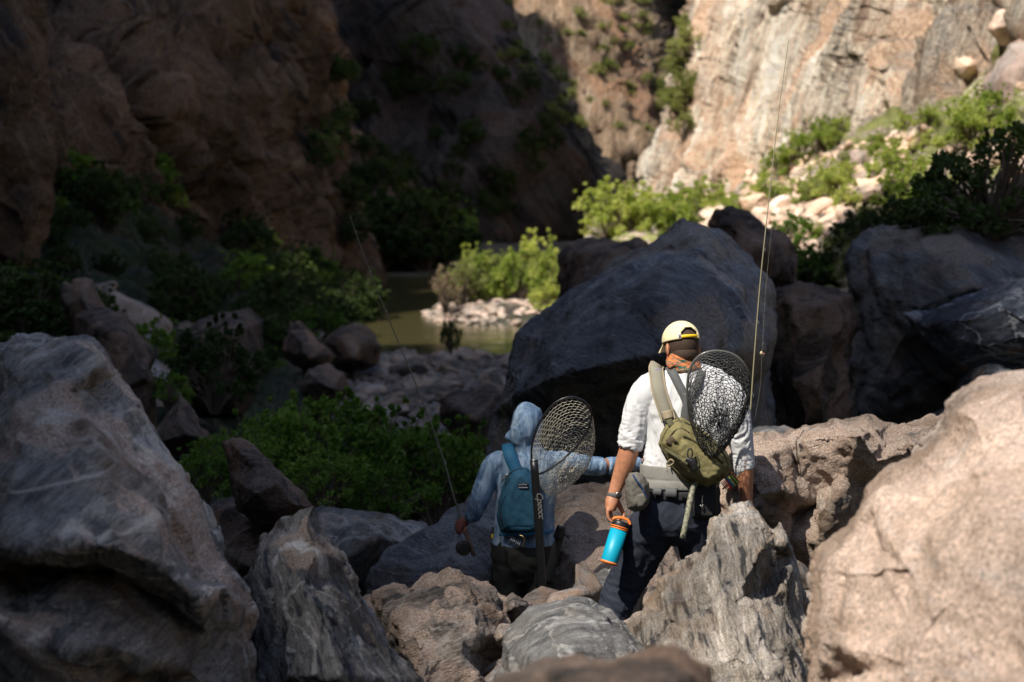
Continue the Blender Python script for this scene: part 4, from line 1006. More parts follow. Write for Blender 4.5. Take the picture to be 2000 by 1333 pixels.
# bushes beyond the pool, below the second spur
for i in range(26):
    px = 660 + 210 * rng.random(); Y = 104 + 16 * rng.random(); py = 548 - 90 * rng.random() * (1 - abs(px - 740) / 200)
    p_ = P(px, py, Y)
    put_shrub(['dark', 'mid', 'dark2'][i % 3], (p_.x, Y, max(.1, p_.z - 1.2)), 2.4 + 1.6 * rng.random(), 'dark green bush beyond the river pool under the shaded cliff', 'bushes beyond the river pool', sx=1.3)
# low growth at the pool's shaded edge and by the boulders on the left
for px, py, Y, hp, key, sx, lab in [(420, 800, 22, 170, 'dark', .9, 'dark bush in front of the rounded grey boulder'), (300, 740, 24, 110, 'mid', .8, 'bush between the rusty block and the rounded grey boulder'), (520, 690, 48, 70, 'dark', 1.3, 'dark bush above the rounded grey boulder'),
                                  (60, 680, 24, 150, 'dark2', 1.4, 'dark bush behind the top of the huge left boulder'), (-10, 650, 26, 140, 'dark', 1.2, 'dark bush at the left edge above the huge boulder'), (880, 690, 50, 70, 'dark', .5, 'small dark sapling standing at the near shore of the pool'),
                                  (330, 800, 20, 70, 'mid', 1.1, 'low green bush at the foot of the rusty block')]:
    p_ = P(px, py, Y); put_shrub(key, tuple(p_), hp / F_PX * Y, lab, sx=sx)
# leafy shrub in front of the river bed
FG = [(400, 985, 15.5, 110, 1.2), (430, 950, 16.5, 100, 1.1), (500, 1000, 16, 150, 1.0), (560, 1000, 17, 200, 1.0), (610, 1010, 16.5, 225, .9), (670, 1015, 17, 230, .9), (730, 1020, 16.5, 210, 1.0), (790, 1030, 17, 190, 1.0), (850, 1020, 16.5, 190, 1.0), (905, 1000, 17.2, 150, .9), (640, 1000, 15.2, 120, 1.2), (760, 1020, 15.4, 110, 1.2), (690, 960, 18.5, 160, 1.0), (830, 960, 18.5, 120, 1.1), (560, 930, 18.5, 110, 1.1)]
for i, (px, py, Y, hp, sx) in enumerate(FG):
    p_ = P(px, py, Y); put_shrub('fine' if i % 2 else 'mid', tuple(p_), hp / F_PX * Y, 'leafy green bush in the thicket between the perched rock and the hooded angler', 'bushes of the near leafy thicket', sx=sx)
# low bright bushes strewn over the sunlit slope
surface_scatter(hills, 15, tri_region((1440, 400), (1830, 230), (1760, 420)), lambda r, y: float(r.uniform(.5, 1.0)), [_first['bright'], _first['bright2'], _first['olive']], 'shrub', 'bright bush on the sunlit slope', 'low bushes of the sunlit slope', 'shrub', 31, .8, True, .05)
# scrub clinging to the walls
surface_scatter(walls, 60, lambda r: (r.uniform(980, 1340), r.uniform(0, 260)), lambda r, y: float(r.uniform(1.0, 2.0)), [_first['olive']], 'shrub', 'tiny olive bush clinging to the far sunlit cliff', 'bushes on the far cliff', 'shrub', 21, .7, True, .3)
surface_scatter(walls, 60, lambda r: (r.uniform(620, 1100), r.uniform(100, 460)), lambda r, y: float(r.uniform(1.2, 2.6)), [_first['dark'], _first['dark2']], 'shrub', 'dark bush on the ledges of the shaded cliff beyond the river', 'bushes on the shaded cliff', 'shrub', 22, .8, True, .3)
surface_scatter(walls, 14, lambda r: (r.uniform(1280, 1350), r.uniform(90, 260)), lambda r, y: float(r.uniform(1.3, 2.4)), [_first['olive']], 'shrub', 'grey green bush on the slope between far cliff and right wall', 'bushes in the far gully', 'shrub', 23, .8, True, .3)
# dark leafy tree on the right
def tree():
    base = P(1930, 470, 21)
    e = empty('tree', base, 'dark leafy tree in shade above the massive right boulder', 'tree')
    rng = np.random.default_rng(77); cs, rs, paths = [], [], []
    s = 21 / F_PX
    for i in range(120):
        px = rng.uniform(1765, 2090); top = np.interp(px, [1765, 1830, 1900, 1960, 2090], [400, 300, 265, 240, 230]); py = rng.uniform(top, 470)
        c = P(px, py, 21 + rng.uniform(-.9, .9)) - base
        cs.append(tuple(c)); rs.append(rng.uniform(.07, .17))
        mid = c * .5 + Vector((rng.uniform(-.1, .1), 0, .1))
        paths.append([(Vector((0, 0, -.6)), .05), (Vector((c.x * .2, c.y * .2, c.z * .25)), .035), (mid, .02), (c, .006)])
    v, f = leaf_cloud(np.array(cs), np.array(rs), 75, .045, 78)
    link('crown', mesh_np('crown', v, f, M['leaf_dark'], False), e)
    v, f = tube_mesh(paths, 5); link('trunk', mesh_np('trunk', v, f, M['bark']), e)
tree()
# ------------------------------------------------------------------ people: tools
def catmull(pts, n):
    pts = [np.array(p, float) for p in pts]; out = []
    for i in range(len(pts) - 1):
        p0 = pts[max(i - 1, 0)]; p1 = pts[i]; p2 = pts[i + 1]; p3 = pts[min(i + 2, len(pts) - 1)]
        for k in range(n):
            t = k / n
            out.append(.5 * ((2 * p1) + (-p0 + p2) * t + (2 * p0 - 5 * p1 + 4 * p2 - p3) * t * t + (-p0 + 3 * p1 - 3 * p2 + p3) * t ** 3))
    out.append(pts[-1]); return out

def limb(path, n=4, seg=20):
    """closed tube with elliptical sections: path = [(Vector, rx, ry)] -> (co, faces)"""
    pp = catmull([(p[0][0], p[0][1], p[0][2], p[1], p[2] if len(p) > 2 else p[1]) for p in path], n)
    C3 = np.array([p[:3] for p in pp]); co = []
    for i in range(len(pp)):
        tg = C3[min(i + 1, len(pp) - 1)] - C3[max(i - 1, 0)]; tg /= np.linalg.norm(tg) + 1e-12
        sd = np.cross(tg, (0, 1, 0))
        if np.linalg.norm(sd) < .2: sd = np.array([1., 0, 0]) - tg * tg[0]
        sd /= np.linalg.norm(sd); up = np.cross(sd, tg)
        if sd[0] < 0: sd, up = -sd, -up
        for k in range(seg):
            a = 2 * math.pi * k / seg
            co.append(C3[i] + sd * max(pp[i][3], 1e-4) * math.cos(a) + up * max(pp[i][4], 1e-4) * math.sin(a))
    n_ = len(pp); fc = []
    for i in range(n_ - 1):
        for k in range(seg):
            a = i * seg + k; b = i * seg + (k + 1) % seg
            fc.append((a, b, b + seg, a + seg))
    co = co + [C3[0], C3[-1]]; s, e = len(co) - 2, len(co) - 1
    tri = [(s, (k + 1) % seg, k, k) for k in range(seg)] + [(e, (n_ - 1) * seg + k, (n_ - 1) * seg + (k + 1) % seg, (n_ - 1) * seg + (k + 1) % seg) for k in range(seg)]
    fc = fc + tri
    return np.array(co), fc

def ball(c, r, rot=None, seg=20):
    """ellipsoid with radii r=(rx,ry,rz), optional rotation matrix"""
    co, fc = [], []; n = 12
    for i in range(n + 1):
        a = math.pi * i / n
        for k in range(seg):
            b = 2 * math.pi * k / seg
            v = Vector((r[0] * math.sin(a) * math.cos(b), r[1] * math.sin(a) * math.sin(b), r[2] * math.cos(a)))
            if rot: v = rot @ v
            co.append((Vector(c) + v)[:])
    for i in range(n):
        for k in range(seg):
            a = i * seg + k; b = i * seg + (k + 1) % seg
            fc.append((a, a + seg, b + seg, b))
    return np.array(co), fc

def join_bm(parts):
    bm = bmesh.new()
    for co, fc in parts:
        b2 = bmesh.new()
        vs = [b2.verts.new(tuple(c)) for c in co]
        for f in fc:
            idx = list(dict.fromkeys(f))
            if len(idx) < 3: continue
            try: b2.faces.new([vs[i] for i in idx])
            except ValueError: pass
        bmesh.ops.remove_doubles(b2, verts=b2.verts, dist=1e-6)
        bmesh.ops.recalc_face_normals(b2, faces=b2.faces)
        me = bpy.data.meshes.new('tmp'); b2.to_mesh(me); b2.free(); bm.from_mesh(me); bpy.data.meshes.remove(me)
    return bm

def grown(name, parts, mat, parent, voxel=.006, smooth=6, disp=None, origin=None):
    """one continuous surface out of overlapping closed parts"""
    bm = join_bm(parts); me = bpy.data.meshes.new('tmp'); bm.to_mesh(me); bm.free()
    o = bpy.data.objects.new('tmp', me); C.objects.link(o)
    md = o.modifiers.new('r', 'REMESH'); md.mode = 'VOXEL'; md.voxel_size = voxel; md.use_smooth_shade = True
    dg = bpy.context.evaluated_depsgraph_get(); dg.update()
    m2 = bpy.data.meshes.new_from_object(o.evaluated_get(dg))
    bpy.data.objects.remove(o); bpy.data.meshes.remove(me)
    n = len(m2.vertices); co = np.empty(n * 3, np.float32); m2.vertices.foreach_get('co', co); co = co.reshape(-1, 3).astype(float)
    ne = len(m2.edges); ed = np.empty(ne * 2, np.int32); m2.edges.foreach_get('vertices', ed); ed = ed.reshape(-1, 2)
    deg = np.bincount(ed.ravel(), minlength=n).astype(float); deg[deg == 0] = 1
    for _ in range(smooth):
        acc = np.zeros_like(co)
        for j in range(3):
            acc[:, j] = np.bincount(ed[:, 0], co[ed[:, 1], j], n) + np.bincount(ed[:, 1], co[ed[:, 0], j], n)
        co = co * .5 + acc / deg[:, None] * .5
    if disp is not None:
        nn = np.empty(n * 3, np.float32); m2.vertices.foreach_set('co', co.astype(np.float32).ravel()); m2.update()
        m2.vertex_normals.foreach_get('vector', nn); nn = nn.reshape(-1, 3)
        co = co + nn * disp(co)[:, None]
    off = np.array(parent.location[:] if parent else (0, 0, 0))
    m2.vertices.foreach_set('co', (co - off).astype(np.float32).ravel()); m2.update()
    m2.materials.clear(); m2.materials.append(mat); m2.name = name
    return link(name, m2, parent)

def part(name, co, fc, mat, parent, smooth=True):
    """mesh part given in world coordinates"""
    bm = join_bm([(np.asarray(co), [tuple(f) for f in fc])])
    off = Vector(parent.location) if parent else Vector()
    if parent and parent.parent: off = Vector(parent.matrix_world.translation) if False else Vector(parent.parent.location) + Vector(parent.location)
    bmesh.ops.translate(bm, verts=bm.verts, vec=-off)
    for f in bm.faces: f.smooth = smooth
    me = bpy.data.meshes.new(name); bm.to_mesh(me); bm.free(); me.materials.append(mat)
    return link(name, me, parent)

def multi(name, pieces, mat, parent, smooth=True):
    co, fc, b = [], [], 0
    for c, f in pieces:
        co += [tuple(x) for x in c]; fc += [tuple(i + b for i in ff) for ff in f]; b += len(c)
    return part(name, co, fc, mat, parent, smooth)

def ribbon_geo(pts, w, th, n=5, face=None):
    """flat strap: pts [(Vector)], w width (float or list), th thickness; faces the viewpoint"""
    ws = w if isinstance(w, (list, tuple)) else [w] * len(pts)
    pp = catmull([(*p, ww) for p, ww in zip(pts, ws)], n); C3 = np.array([p[:3] for p in pp]); co = []
    for i in range(len(pp)):
        tg = C3[min(i + 1, len(pp) - 1)] - C3[max(i - 1, 0)]; tg /= np.linalg.norm(tg) + 1e-12
        fd = np.array(face if face is not None else (0, -1, 0.15), float)
        sd = np.cross(tg, fd); sd /= np.linalg.norm(sd) + 1e-9; up = np.cross(sd, tg)
        h = pp[i][3] / 2
        for a, b in ((-h, -th / 2), (-h * .96, th / 2), (0, th * .62), (h * .96, th / 2), (h, -th / 2), (0, -th / 2)):
            co.append(C3[i] + sd * a + up * b)
    fc = []
    for i in range(len(pp) - 1):
        for k in range(6):
            a = i * 6 + k; b = i * 6 + (k + 1) % 6; fc.append((a, b, b + 6, a + 6))
    fc.append(tuple(range(6))[::-1]); fc.append(tuple(range(len(co) - 6, len(co))))
    return co, fc

def tube_geo(pts, r, n=4, seg=8):
    rs = r if isinstance(r, (list, tuple)) else [r] * len(pts)
    pp = catmull([(*p, rr) for p, rr in zip(pts, rs)], n)
    co, fc = tube_mesh([[(p[:3], p[3]) for p in pp]], seg)
    co = [tuple(c) for c in co]; fc = [tuple(f) for f in fc]
    fc.append(tuple(range(seg))[::-1]); fc.append(tuple(range(len(co) - seg, len(co))))
    return co, fc

def lathe_geo(profile, origin, axis, seg=28):
    """profile [(radius, height)] round axis"""
    q = Vector((0, 0, 1)).rotation_difference(Vector(axis).normalized()); co, fc = [], []
    for r, h in profile:
        for k in range(seg):
            a = 2 * math.pi * k / seg
            co.append((Vector(origin) + q @ Vector((r * math.cos(a), r * math.sin(a), h)))[:])
    for i in range(len(profile) - 1):
        for k in range(seg):
            a = i * seg + k; b = i * seg + (k + 1) % seg; fc.append((a, b, b + seg, a + seg))
    fc.append(tuple(range(seg))[::-1]); fc.append(tuple(range(len(co) - seg, len(co))))
    return co, fc

def pillow(name, outline, Y0, thick, back, mat, parent, soft=16, wr=.003, wf=22, seed=0, sp=3.0, ctrl=()):
    o = relief(name, outline, list(ctrl), Y0, back, mat, spacing=sp, rough=wr, chip=0, rf=wf, seed=seed, edge_jit=.25, round_px=soft, round_m=thick, refine=0)
    if parent:
        o.location = Vector(o.location) - Vector(parent.location); o.parent = parent
    return o

# fabrics and others
M['skin'] = simple_mat('skin', (.50, .225, .125), .5, var=.28, varscale=35, bumpscale=260, bumpd=.0008, spec=.4)
M['hair'] = simple_mat('hair', (.075, .045, .030), .8, var=.6, varscale=220, bumpscale=700, bumpd=.001)
M['white_cloth'] = simple_mat('white_cloth', (.62, .625, .64), .8, var=.03, bumpscale=900, bumpd=.0004, sheen=.1)
M['yellow_cloth'] = simple_mat('yellow_cloth', (.80, .71, .44), .8, var=.05, bumpscale=800, bumpd=.0004)
M['yellow_strap'] = simple_mat('yellow_strap', (.85, .55, .02), .5, var=.1)
M['olive_cloth'] = simple_mat('olive_cloth', (.20, .175, .075), .75, var=.22, varscale=14, bumpscale=900, bumpd=.0005)
M['olive_dark'] = simple_mat('olive_dark', (.085, .08, .04), .8, var=.3, varscale=20, bumpscale=900, bumpd=.0005)
M['khaki_pad'] = simple_mat('khaki_pad', (.25, .235, .185), .85, var=.1, varscale=30, bumpscale=1200, bumpd=.0004)
M['khaki_edge'] = simple_mat('khaki_edge', (.33, .27, .18), .8, var=.1)
M['grey_web'] = simple_mat('grey_web', (.095, .098, .10), .7, var=.15, bumpscale=1200, bumpd=.0004)
M['grey_cloth'] = simple_mat('grey_cloth', (.24, .235, .215), .75, var=.15, bumpscale=700, bumpd=.0006)
M['pouch_cloth'] = simple_mat('pouch_cloth', (.15, .14, .12), .8, var=.2, varscale=25, bumpscale=900, bumpd=.0006)
M['navy_cloth'] = simple_mat('navy_cloth', (.030, .035, .052), .85, var=.25, varscale=10, bumpscale=800, bumpd=.0004, spec=.15)
M['navy_zip'] = simple_mat('navy_zip', (.02, .05, .13), .5)
M['black_cloth'] = simple_mat('black_cloth', (.018, .018, .02), .7, var=.3, bumpscale=900, bumpd=.0004)
M['black_plastic'] = simple_mat('black_plastic', (.015, .015, .016), .35, spec=.5)
M['brown_patch'] = simple_mat('brown_patch', (.10, .075, .05), .85, bumpscale=900, bumpd=.0005)
M['purple_patch'] = simple_mat('purple_patch', (.22, .18, .42), .8, var=.6, varscale=160)
M['orange_rubber'] = simple_mat('orange_rubber', (.80, .20, .035), .5)
M['cyan_paint'] = simple_mat('cyan_paint', (.0, .34, .50), .45, var=.03, spec=.5)
M['metal'] = simple_mat('metal', (.6, .6, .58), .3, metal=1)
M['brass'] = simple_mat('brass', (.6, .42, .16), .3, metal=1)
M['net_black'] = simple_mat('net_black', (.045, .045, .045), .4, spec=.6)
M['net_hoop'] = simple_mat('net_hoop', (.10, .10, .09), .3, spec=.6)
M['net_tan'] = simple_mat('net_tan', (.78, .73, .60), .55)
M['camo_stick'] = simple_mat('camo_stick', (.34, .33, .24), .6, var=.8, varscale=60, col2=(.055, .06, .04))
M['rod'] = simple_mat('rod', (.22, .20, .12), .35, spec=.6)
M['rod_dark'] = simple_mat('rod_dark', (.20, .19, .15), .35, spec=.6)
M['line'] = simple_mat('line', (.30, .30, .25), .4)
M['boot'] = simple_mat('boot', (.07, .06, .05), .8, var=.3)
M['teal_cloth'] = simple_mat('teal_cloth', (.025, .105, .175), .7, var=.18, varscale=12, bumpscale=900, bumpd=.0005)
M['teal_strap'] = simple_mat('teal_strap', (.02, .13, .24), .7, var=.1, bumpscale=900, bumpd=.0005)
M['dark_olive'] = simple_mat('dark_olive', (.03, .029, .024), .75, var=.3, varscale=9, bumpscale=800, bumpd=.0005)
M['glove'] = simple_mat('glove', (.24, .075, .05), .8, var=.3, varscale=60)
M['cork'] = simple_mat('cork', (.20, .13, .08), .8, var=.4, varscale=200)
m, t, b = nt('washed_blue')
tc = t.nodes.new('ShaderNodeTexCoord').outputs['Object']
n_ = tnoise(t, mapping(t, tc, rot=(0, 18, 0), scale=(16, 16, 3.5)), 1.0, 8, .7, .8)
n2_ = tnoise(t, mapping(t, tc, rot=(0, -30, 0), scale=(30, 30, 9)), 1.0, 6, .7, .5)
t.links.new(mixc(t, .45, ramp(t, n_, [(.40, (.03, .075, .16)), (.5, (.12, .22, .36)), (.60, (.45, .57, .70))]), ramp(t, n2_, [(.35, (.07, .14, .25)), (.65, (.36, .48, .60))])), b.inputs['Base Color'])
b.inputs['Roughness'].default_value = .8
m_, t, b = nt('gaiter_print')
tc = t.nodes.new('ShaderNodeTexCoord').outputs['Object']
n_ = tnoise(t, mapping(t, tc, scale=(22, 22, 60)), 1.0, 3, .6, 2.0)
t.links.new(ramp(t, n_, [(.30, (.02, .10, .09)), (.40, (.05, .06, .035)), (.47, (.25, .20, .11)), (.55, (.55, .10, .03)), (.63, (.75, .26, .06)), (.72, (.08, .07, .04))]), b.inputs['Base Color']); b.inputs['Roughness'].default_value = .85
M['gaiter_print'] = m_
M['washed_blue'] = m

def folds(freq, amp, ax=(1, 1, .35), seed=0, low=(1, 1, 1)):
    def f(co):
        q = co * np.array(ax) * freq
        w = fbm(co * 6, 2, seed + 60)
        q = q + w[:, None] * .9
        r = fbm(q, 3, seed, ridged=True, gain=.45)
        return amp * r
    return f

# ------------------------------------------------------------------ the angler in the white shirt
MY = 9.3
def MP(px, py, d=0.0): return P(px, py, MY + d)
man = empty('person', MP(1320, 1380, .05), 'man in white shirt and yellow cap walking away with a blue bottle in hand', 'person')
hc = MP(1331, 674, .02)
Hrot = Matrix.Rotation(math.radians(22), 3, 'Z') @ Matrix.Rotation(math.radians(-14), 3, 'X')   # +Y is the way he faces
def HL(x, y, z): return Vector(hc) + Hrot @ Vector((x, y, z))
def hand(wrist, knuck, dirs, thumb, r=.0088):
    """palm plus four fingers and a thumb; every chain is a list of points"""
    parts = []
    for k, ch in enumerate(dirs):
        rr = r * (1.0 if k else .86)
        parts.append(limb([(wrist.lerp(ch[0], .25), rr * 1.3), (wrist.lerp(ch[0], .6), rr * 1.4), (ch[0], rr * 1.22)] + [(p, rr * (1.05 - .14 * i)) for i, p in enumerate(ch[1:])], 3, 10))
    parts.append(limb([(wrist, r * 1.5)] + [(p, r * (1.5 - .2 * i)) for i, p in enumerate(thumb)], 3, 10))
    return parts
bd = []
bd += [ball(HL(0, 0, .012), (.074, .092, .085), Hrot), ball(HL(0, .03, -.055), (.056, .068, .062), Hrot), ball(HL(0, .098, -.03), (.012, .02, .022), Hrot), ball(HL(0, .085, -.02), (.05, .012, .012), Hrot),
       ball(HL(0, .088, -.068), (.025, .012, .009), Hrot), ball(HL(0, .085, -.10), (.024, .018, .016), Hrot)]
for s in (-1, 1): bd.append(ball(HL(s * .079, -.008, -.022), (.009, .020, .032), Hrot @ Matrix.Rotation(s * .35, 3, 'Z')))
bd.append(limb([(HL(0, -.01, -.03), .056, .06), (MP(1333, 703, -.0), .057, .06), (MP(1335, 718, -.01), .062, .062), (MP(1337, 732, -.0), .10, .075)], 3))
bd.append(limb([(MP(1338, 732, 0), .11, .07), (MP(1341, 760, 0), .17, .09), (MP(1337, 840, 0), .15, .10), (MP(1328, 930, 0), .145, .095), (MP(1326, 990, 0), .15, .10), (MP(1326, 1030, 0), .13, .10)], 4))
bd.append(limb([(MP(1280, 750), .05), (MP(1245, 800), .05), (MP(1233, 862, 0), .047), (MP(1222, 902, .01), .0475), (MP(1209, 938, .01), .037, .033), (MP(1200, 962, .0), .0295, .025), (MP(1199, 974, .0), .031, .026)], 5))
bd.append(limb([(MP(1405, 750), .05), (MP(1435, 800), .048), (MP(1449, 880, .01), .044), (MP(1454, 925, .02), .042), (MP(1457, 960, .04), .033), (MP(1458, 978, .05), .029)], 5))
bd.append(limb([(MP(1290, 1005), .085), (MP(1262, 1050, .06), .08), (MP(1246, 1095, .13), .065), (MP(1212, 1158, .14), .055), (MP(1202, 1205, .12), .045), (MP(1204, 1222, .14), .045)], 4))
bd.append(limb([(MP(1366, 1005), .085), (MP(1368, 1070, .05), .078), (MP(1376, 1140, .08), .06), (MP(1386, 1230, .04), .055), (MP(1394, 1330, 0), .042), (MP(1395, 1372, .02), .042)], 4))
# left hand: palm towards the thigh, fingers curled through the lid loop
wl = MP(1199, 970, 0)
chains = []
for k in range(4):
    dz = -.036 + .024 * k
    chains.append([MP(1187 + k * 1.5, 999 + (k == 0) * -1, dz), MP(1189 + k * 2.4, 1014 + k * .5, dz - .004), MP(1200 + k * 2.4, 1020 - k * .8, dz - .004), MP(1209 + k * 2.2, 1014 - k * 1.0, dz)])
bd.append(limb([(MP(1199, 968, 0), .030, .026), (MP(1195, 982, .0), .033, .040), (MP(1192, 996, 0), .026, .044)], 4))
bd += hand(wl, None, chains, [MP(1207, 982, .02), MP(1214, 996, .03), MP(1218, 1006, .02), MP(1217, 1014, .005)], .0092)
wr = MP(1458, 978, .05)
ch2 = []
for k in range(4):
    dz = .02 + .02 * k
    ch2.append([MP(1462, 1004, dz), MP(1466, 1018, dz), MP(1455, 1024, dz), MP(1447, 1016, dz)])
bd.append(limb([(MP(1458, 976, .05), .028, .026), (MP(1459, 990, .05), .03, .04), (MP(1459, 1003, .05), .022, .042)], 4))
bd += hand(wr, None, ch2, [MP(1450, 990, .03), MP(1446, 1003, .03), MP(1450, 1013, .04)], .0092)
grown('body', bd, M['skin'], man, voxel=.0045, smooth=4)
for s in (-1, 1): part('eye', *ball(HL(s * .031, .088, -.018), (.012, .008, .009), Hrot, 10), M['white_cloth'], man)
# hair
def shell(c, r, rot, keep, seg=40, rings=24):
    co, fc = [], []
    for i in range(rings + 1):
        a = math.pi * i / rings
        for k in range(seg):
            b = 2 * math.pi * k / seg
            co.append((r[0] * math.sin(a) * math.cos(b), r[1] * math.sin(a) * math.sin(b), r[2] * math.cos(a)))
    for i in range(rings):
        for k in range(seg):
            f = (i * seg + k, (i + 1) * seg + k, (i + 1) * seg + (k + 1) % seg, i * seg + (k + 1) % seg)
            m_ = np.mean([co[j] for j in f], axis=0)
            if keep(m_): fc.append(f)
    return [(Vector(c) + rot @ Vector(v))[:] for v in co], fc
co, fc = shell(HL(0, -.002, .008), (.0775, .095, .092), Hrot, lambda p: p[2] > -.075 and (p[1] < .03 or p[2] > .05) and not (abs(p[0]) > .07 and p[1] > -.02 and p[2] < 0))
hair = part('hair', co, fc, M['hair'], man); md = hair.modifiers.new('s', 'SOLIDIFY'); md.thickness = .004
co, fc = shell(HL(0, -.018, -.045), (.066, .068, .055), Hrot, lambda p: p[1] < 0 and p[2] > -.04)
hair2 = part('hair', co, fc, M['hair'], man); md = hair2.modifiers.new('s', 'SOLIDIFY'); md.thickness = .003
# cap
cap_c = HL(0, 0, .022); CR = (.083, .103, .088)
def capkeep(p):
    if p[2] < -.006: return False
    if p[1] < -.04 and (p[0] / .044) ** 2 + (max(p[2] + .004, 0) / .052) ** 2 < 1: return False
    return True
co, fc = shell(cap_c, CR, Hrot, capkeep, 72, 40)
cap = part('cap', co, fc, M['yellow_cloth'], man); md = cap.modifiers.new('s', 'SOLIDIFY'); md.thickness = .003; md.offset = 1
br, bf = [], []
for i in range(9):
    for k in range(17):
        a = math.radians(-62 + 124 * k / 16); f = i / 8
        x = math.sin(a) * (CR[0] + .002 + .010 * f); y = math.cos(a) * CR[1] * (1 + .0 * f) + f * .072 * math.cos(a * 1.15)
        br.append((Vector(cap_c) + Hrot @ Vector((x, y, -.004 - .022 * f - .30 * x * x / .1 * (.4 + .6 * f))))[:])
for i in range(8):
    for k in range(16): bf.append((i * 17 + k, i * 17 + k + 1, (i + 1) * 17 + k + 1, (i + 1) * 17 + k))
bill = part('bill', br, bf, M['yellow_cloth'], cap); bill.location = (0, 0, 0)
md = bill.modifiers.new('s', 'SOLIDIFY'); md.thickness = .004
def arc(y_r, z, a0, a1, n=9): return [Vector(cap_c) + Hrot @ Vector((math.sin(a) * CR[0] * y_r, -math.cos(a) * CR[1] * y_r, z)) for a in np.linspace(math.radians(a0), math.radians(a1), n)]
part('strap', *ribbon_geo(arc(1.005, .004, -34, 34), .015, .003), M['yellow_strap'], cap)
part('cap_tag', *ribbon_geo(arc(1.03, .006, -38, -31, 3), .018, .002), M['purple_patch'], cap)
part('button', *ball(Vector(cap_c) + Hrot @ Vector((0, 0, CR[2] + .001)), (.007, .007, .004), Hrot, 10), M['yellow_cloth'], cap)
pi_ = []
for k in range(3):     # panel seams
    a = math.radians(60 * k)
    pi_.append(tube_geo([Vector(cap_c) + Hrot @ Vector((math.cos(a) * math.sin(b) * (CR[0] + .0025), math.sin(a) * math.sin(b) * (CR[1] + .0025), math.cos(b) * (CR[2] + .0025))) for b in np.linspace(-1.5, 1.5, 14) if not (math.sin(a) * math.sin(b) < -.3 and abs(b) > .9)], .0011, 2, 5))
multi('seam', pi_, M['yellow_cloth'], cap)
# neck gaiter
gp_ = []
for k, (px, py, rx, ry, rr) in enumerate([(1334, 697, .060, .064, .009), (1334, 702, .064, .068, .010), (1335, 707, .068, .072, .011), (1336, 713, .074, .076, .012)]):
    ring = []
    for i in range(25):
        a = 2 * math.pi * i / 24
        ring.append(MP(px, py, -.005) + Vector((rx * math.cos(a), ry * math.sin(a), .010 * math.sin(a * 2 + k) + .016 * math.sin(a) + .010 * math.cos(a) * (-1))))
    gp_.append(tube_geo(ring, rr, 2, 10))
gp_.append(limb([(MP(1310, 700, -.05), .012), (MP(1308, 712, -.06), .017), (MP(1312, 719, -.075), .008)], 3, 10))
gp_.append(limb([(MP(1311, 708, -.065), .010), (MP(1320, 713, -.075), .012), (MP(1327, 721, -.08), .004)], 3, 10))
grown('neck_gaiter', gp_, M['gaiter_print'], man, voxel=.003, smooth=2)
# shirt
sh = [limb([(MP(1337, 714, -.0), .075, .072), (MP(1338, 721, 0), .095, .078), (MP(1340, 733, 0), .150, .088), (MP(1342, 746, 0), .186, .100), (MP(1343, 770, 0), .202, .115), (MP(1343, 800, 0), .203, .124), (MP(1339, 850, 0), .188, .122), (MP(1331, 900, 0), .178, .118), (MP(1327, 940, 0), .178, .118), (MP(1326, 955, 0), .176, .115)], 5, 40),
      limb([(MP(1295, 745, 0), .055, .06), (MP(1268, 762, 0), .070, .072), (MP(1249, 795, 0), .066, .066), (MP(1240, 830, 0), .060, .060), (MP(1234, 852, 0), .059, .058), (MP(1231, 871, 0), .058, .056), (MP(1230, 876, 0), .052, .05)], 5, 28),
      limb([(MP(1392, 745, 0), .055, .06), (MP(1418, 765, 0), .068, .070), (MP(1436, 800, 0), .064, .064), (MP(1444, 845, .01), .056, .057), (MP(1450, 885, .02), .052, .052), (MP(1453, 915, .025), .049, .05), (MP(1454, 919, .025), .044, .045)], 5, 28)]
def shirt_disp(co):
    r = .015 * fbm(co * np.array([19, 19, 4.5]) + fbm(co * 5, 2, 3)[:, None] * 1.6, 3, 5, ridged=True, gain=.4)
    cuffL = np.exp(-(((co[:, 2] - MP(1231, 862)[2]) / .05) ** 2)) * (co[:, 0] < MP(1262, 850)[0])
    cuffR = np.exp(-(((co[:, 2] - MP(1452, 900)[2]) / .06) ** 2)) * (co[:, 0] > MP(1420, 900)[0])
    elb = np.exp(-(((co[:, 2] - MP(1240, 825)[2]) / .09) ** 2)) * ((co[:, 0] < MP(1258, 850)[0]) | (co[:, 0] > MP(1428, 850)[0]))
    ring = fbm(co * np.array([9, 9, 62]) + fbm(co * 14, 2, 9)[:, None] * 1.3, 2, 8, ridged=True)
    return r * (1 - .7 * np.clip(cuffL + cuffR, 0, 1)) + .012 * ring * np.clip(cuffL + .5 * cuffR + .35 * elb, 0, 1)
grown('shirt', sh, M['white_cloth'], man, voxel=.0055, smooth=5, disp=shirt_disp)
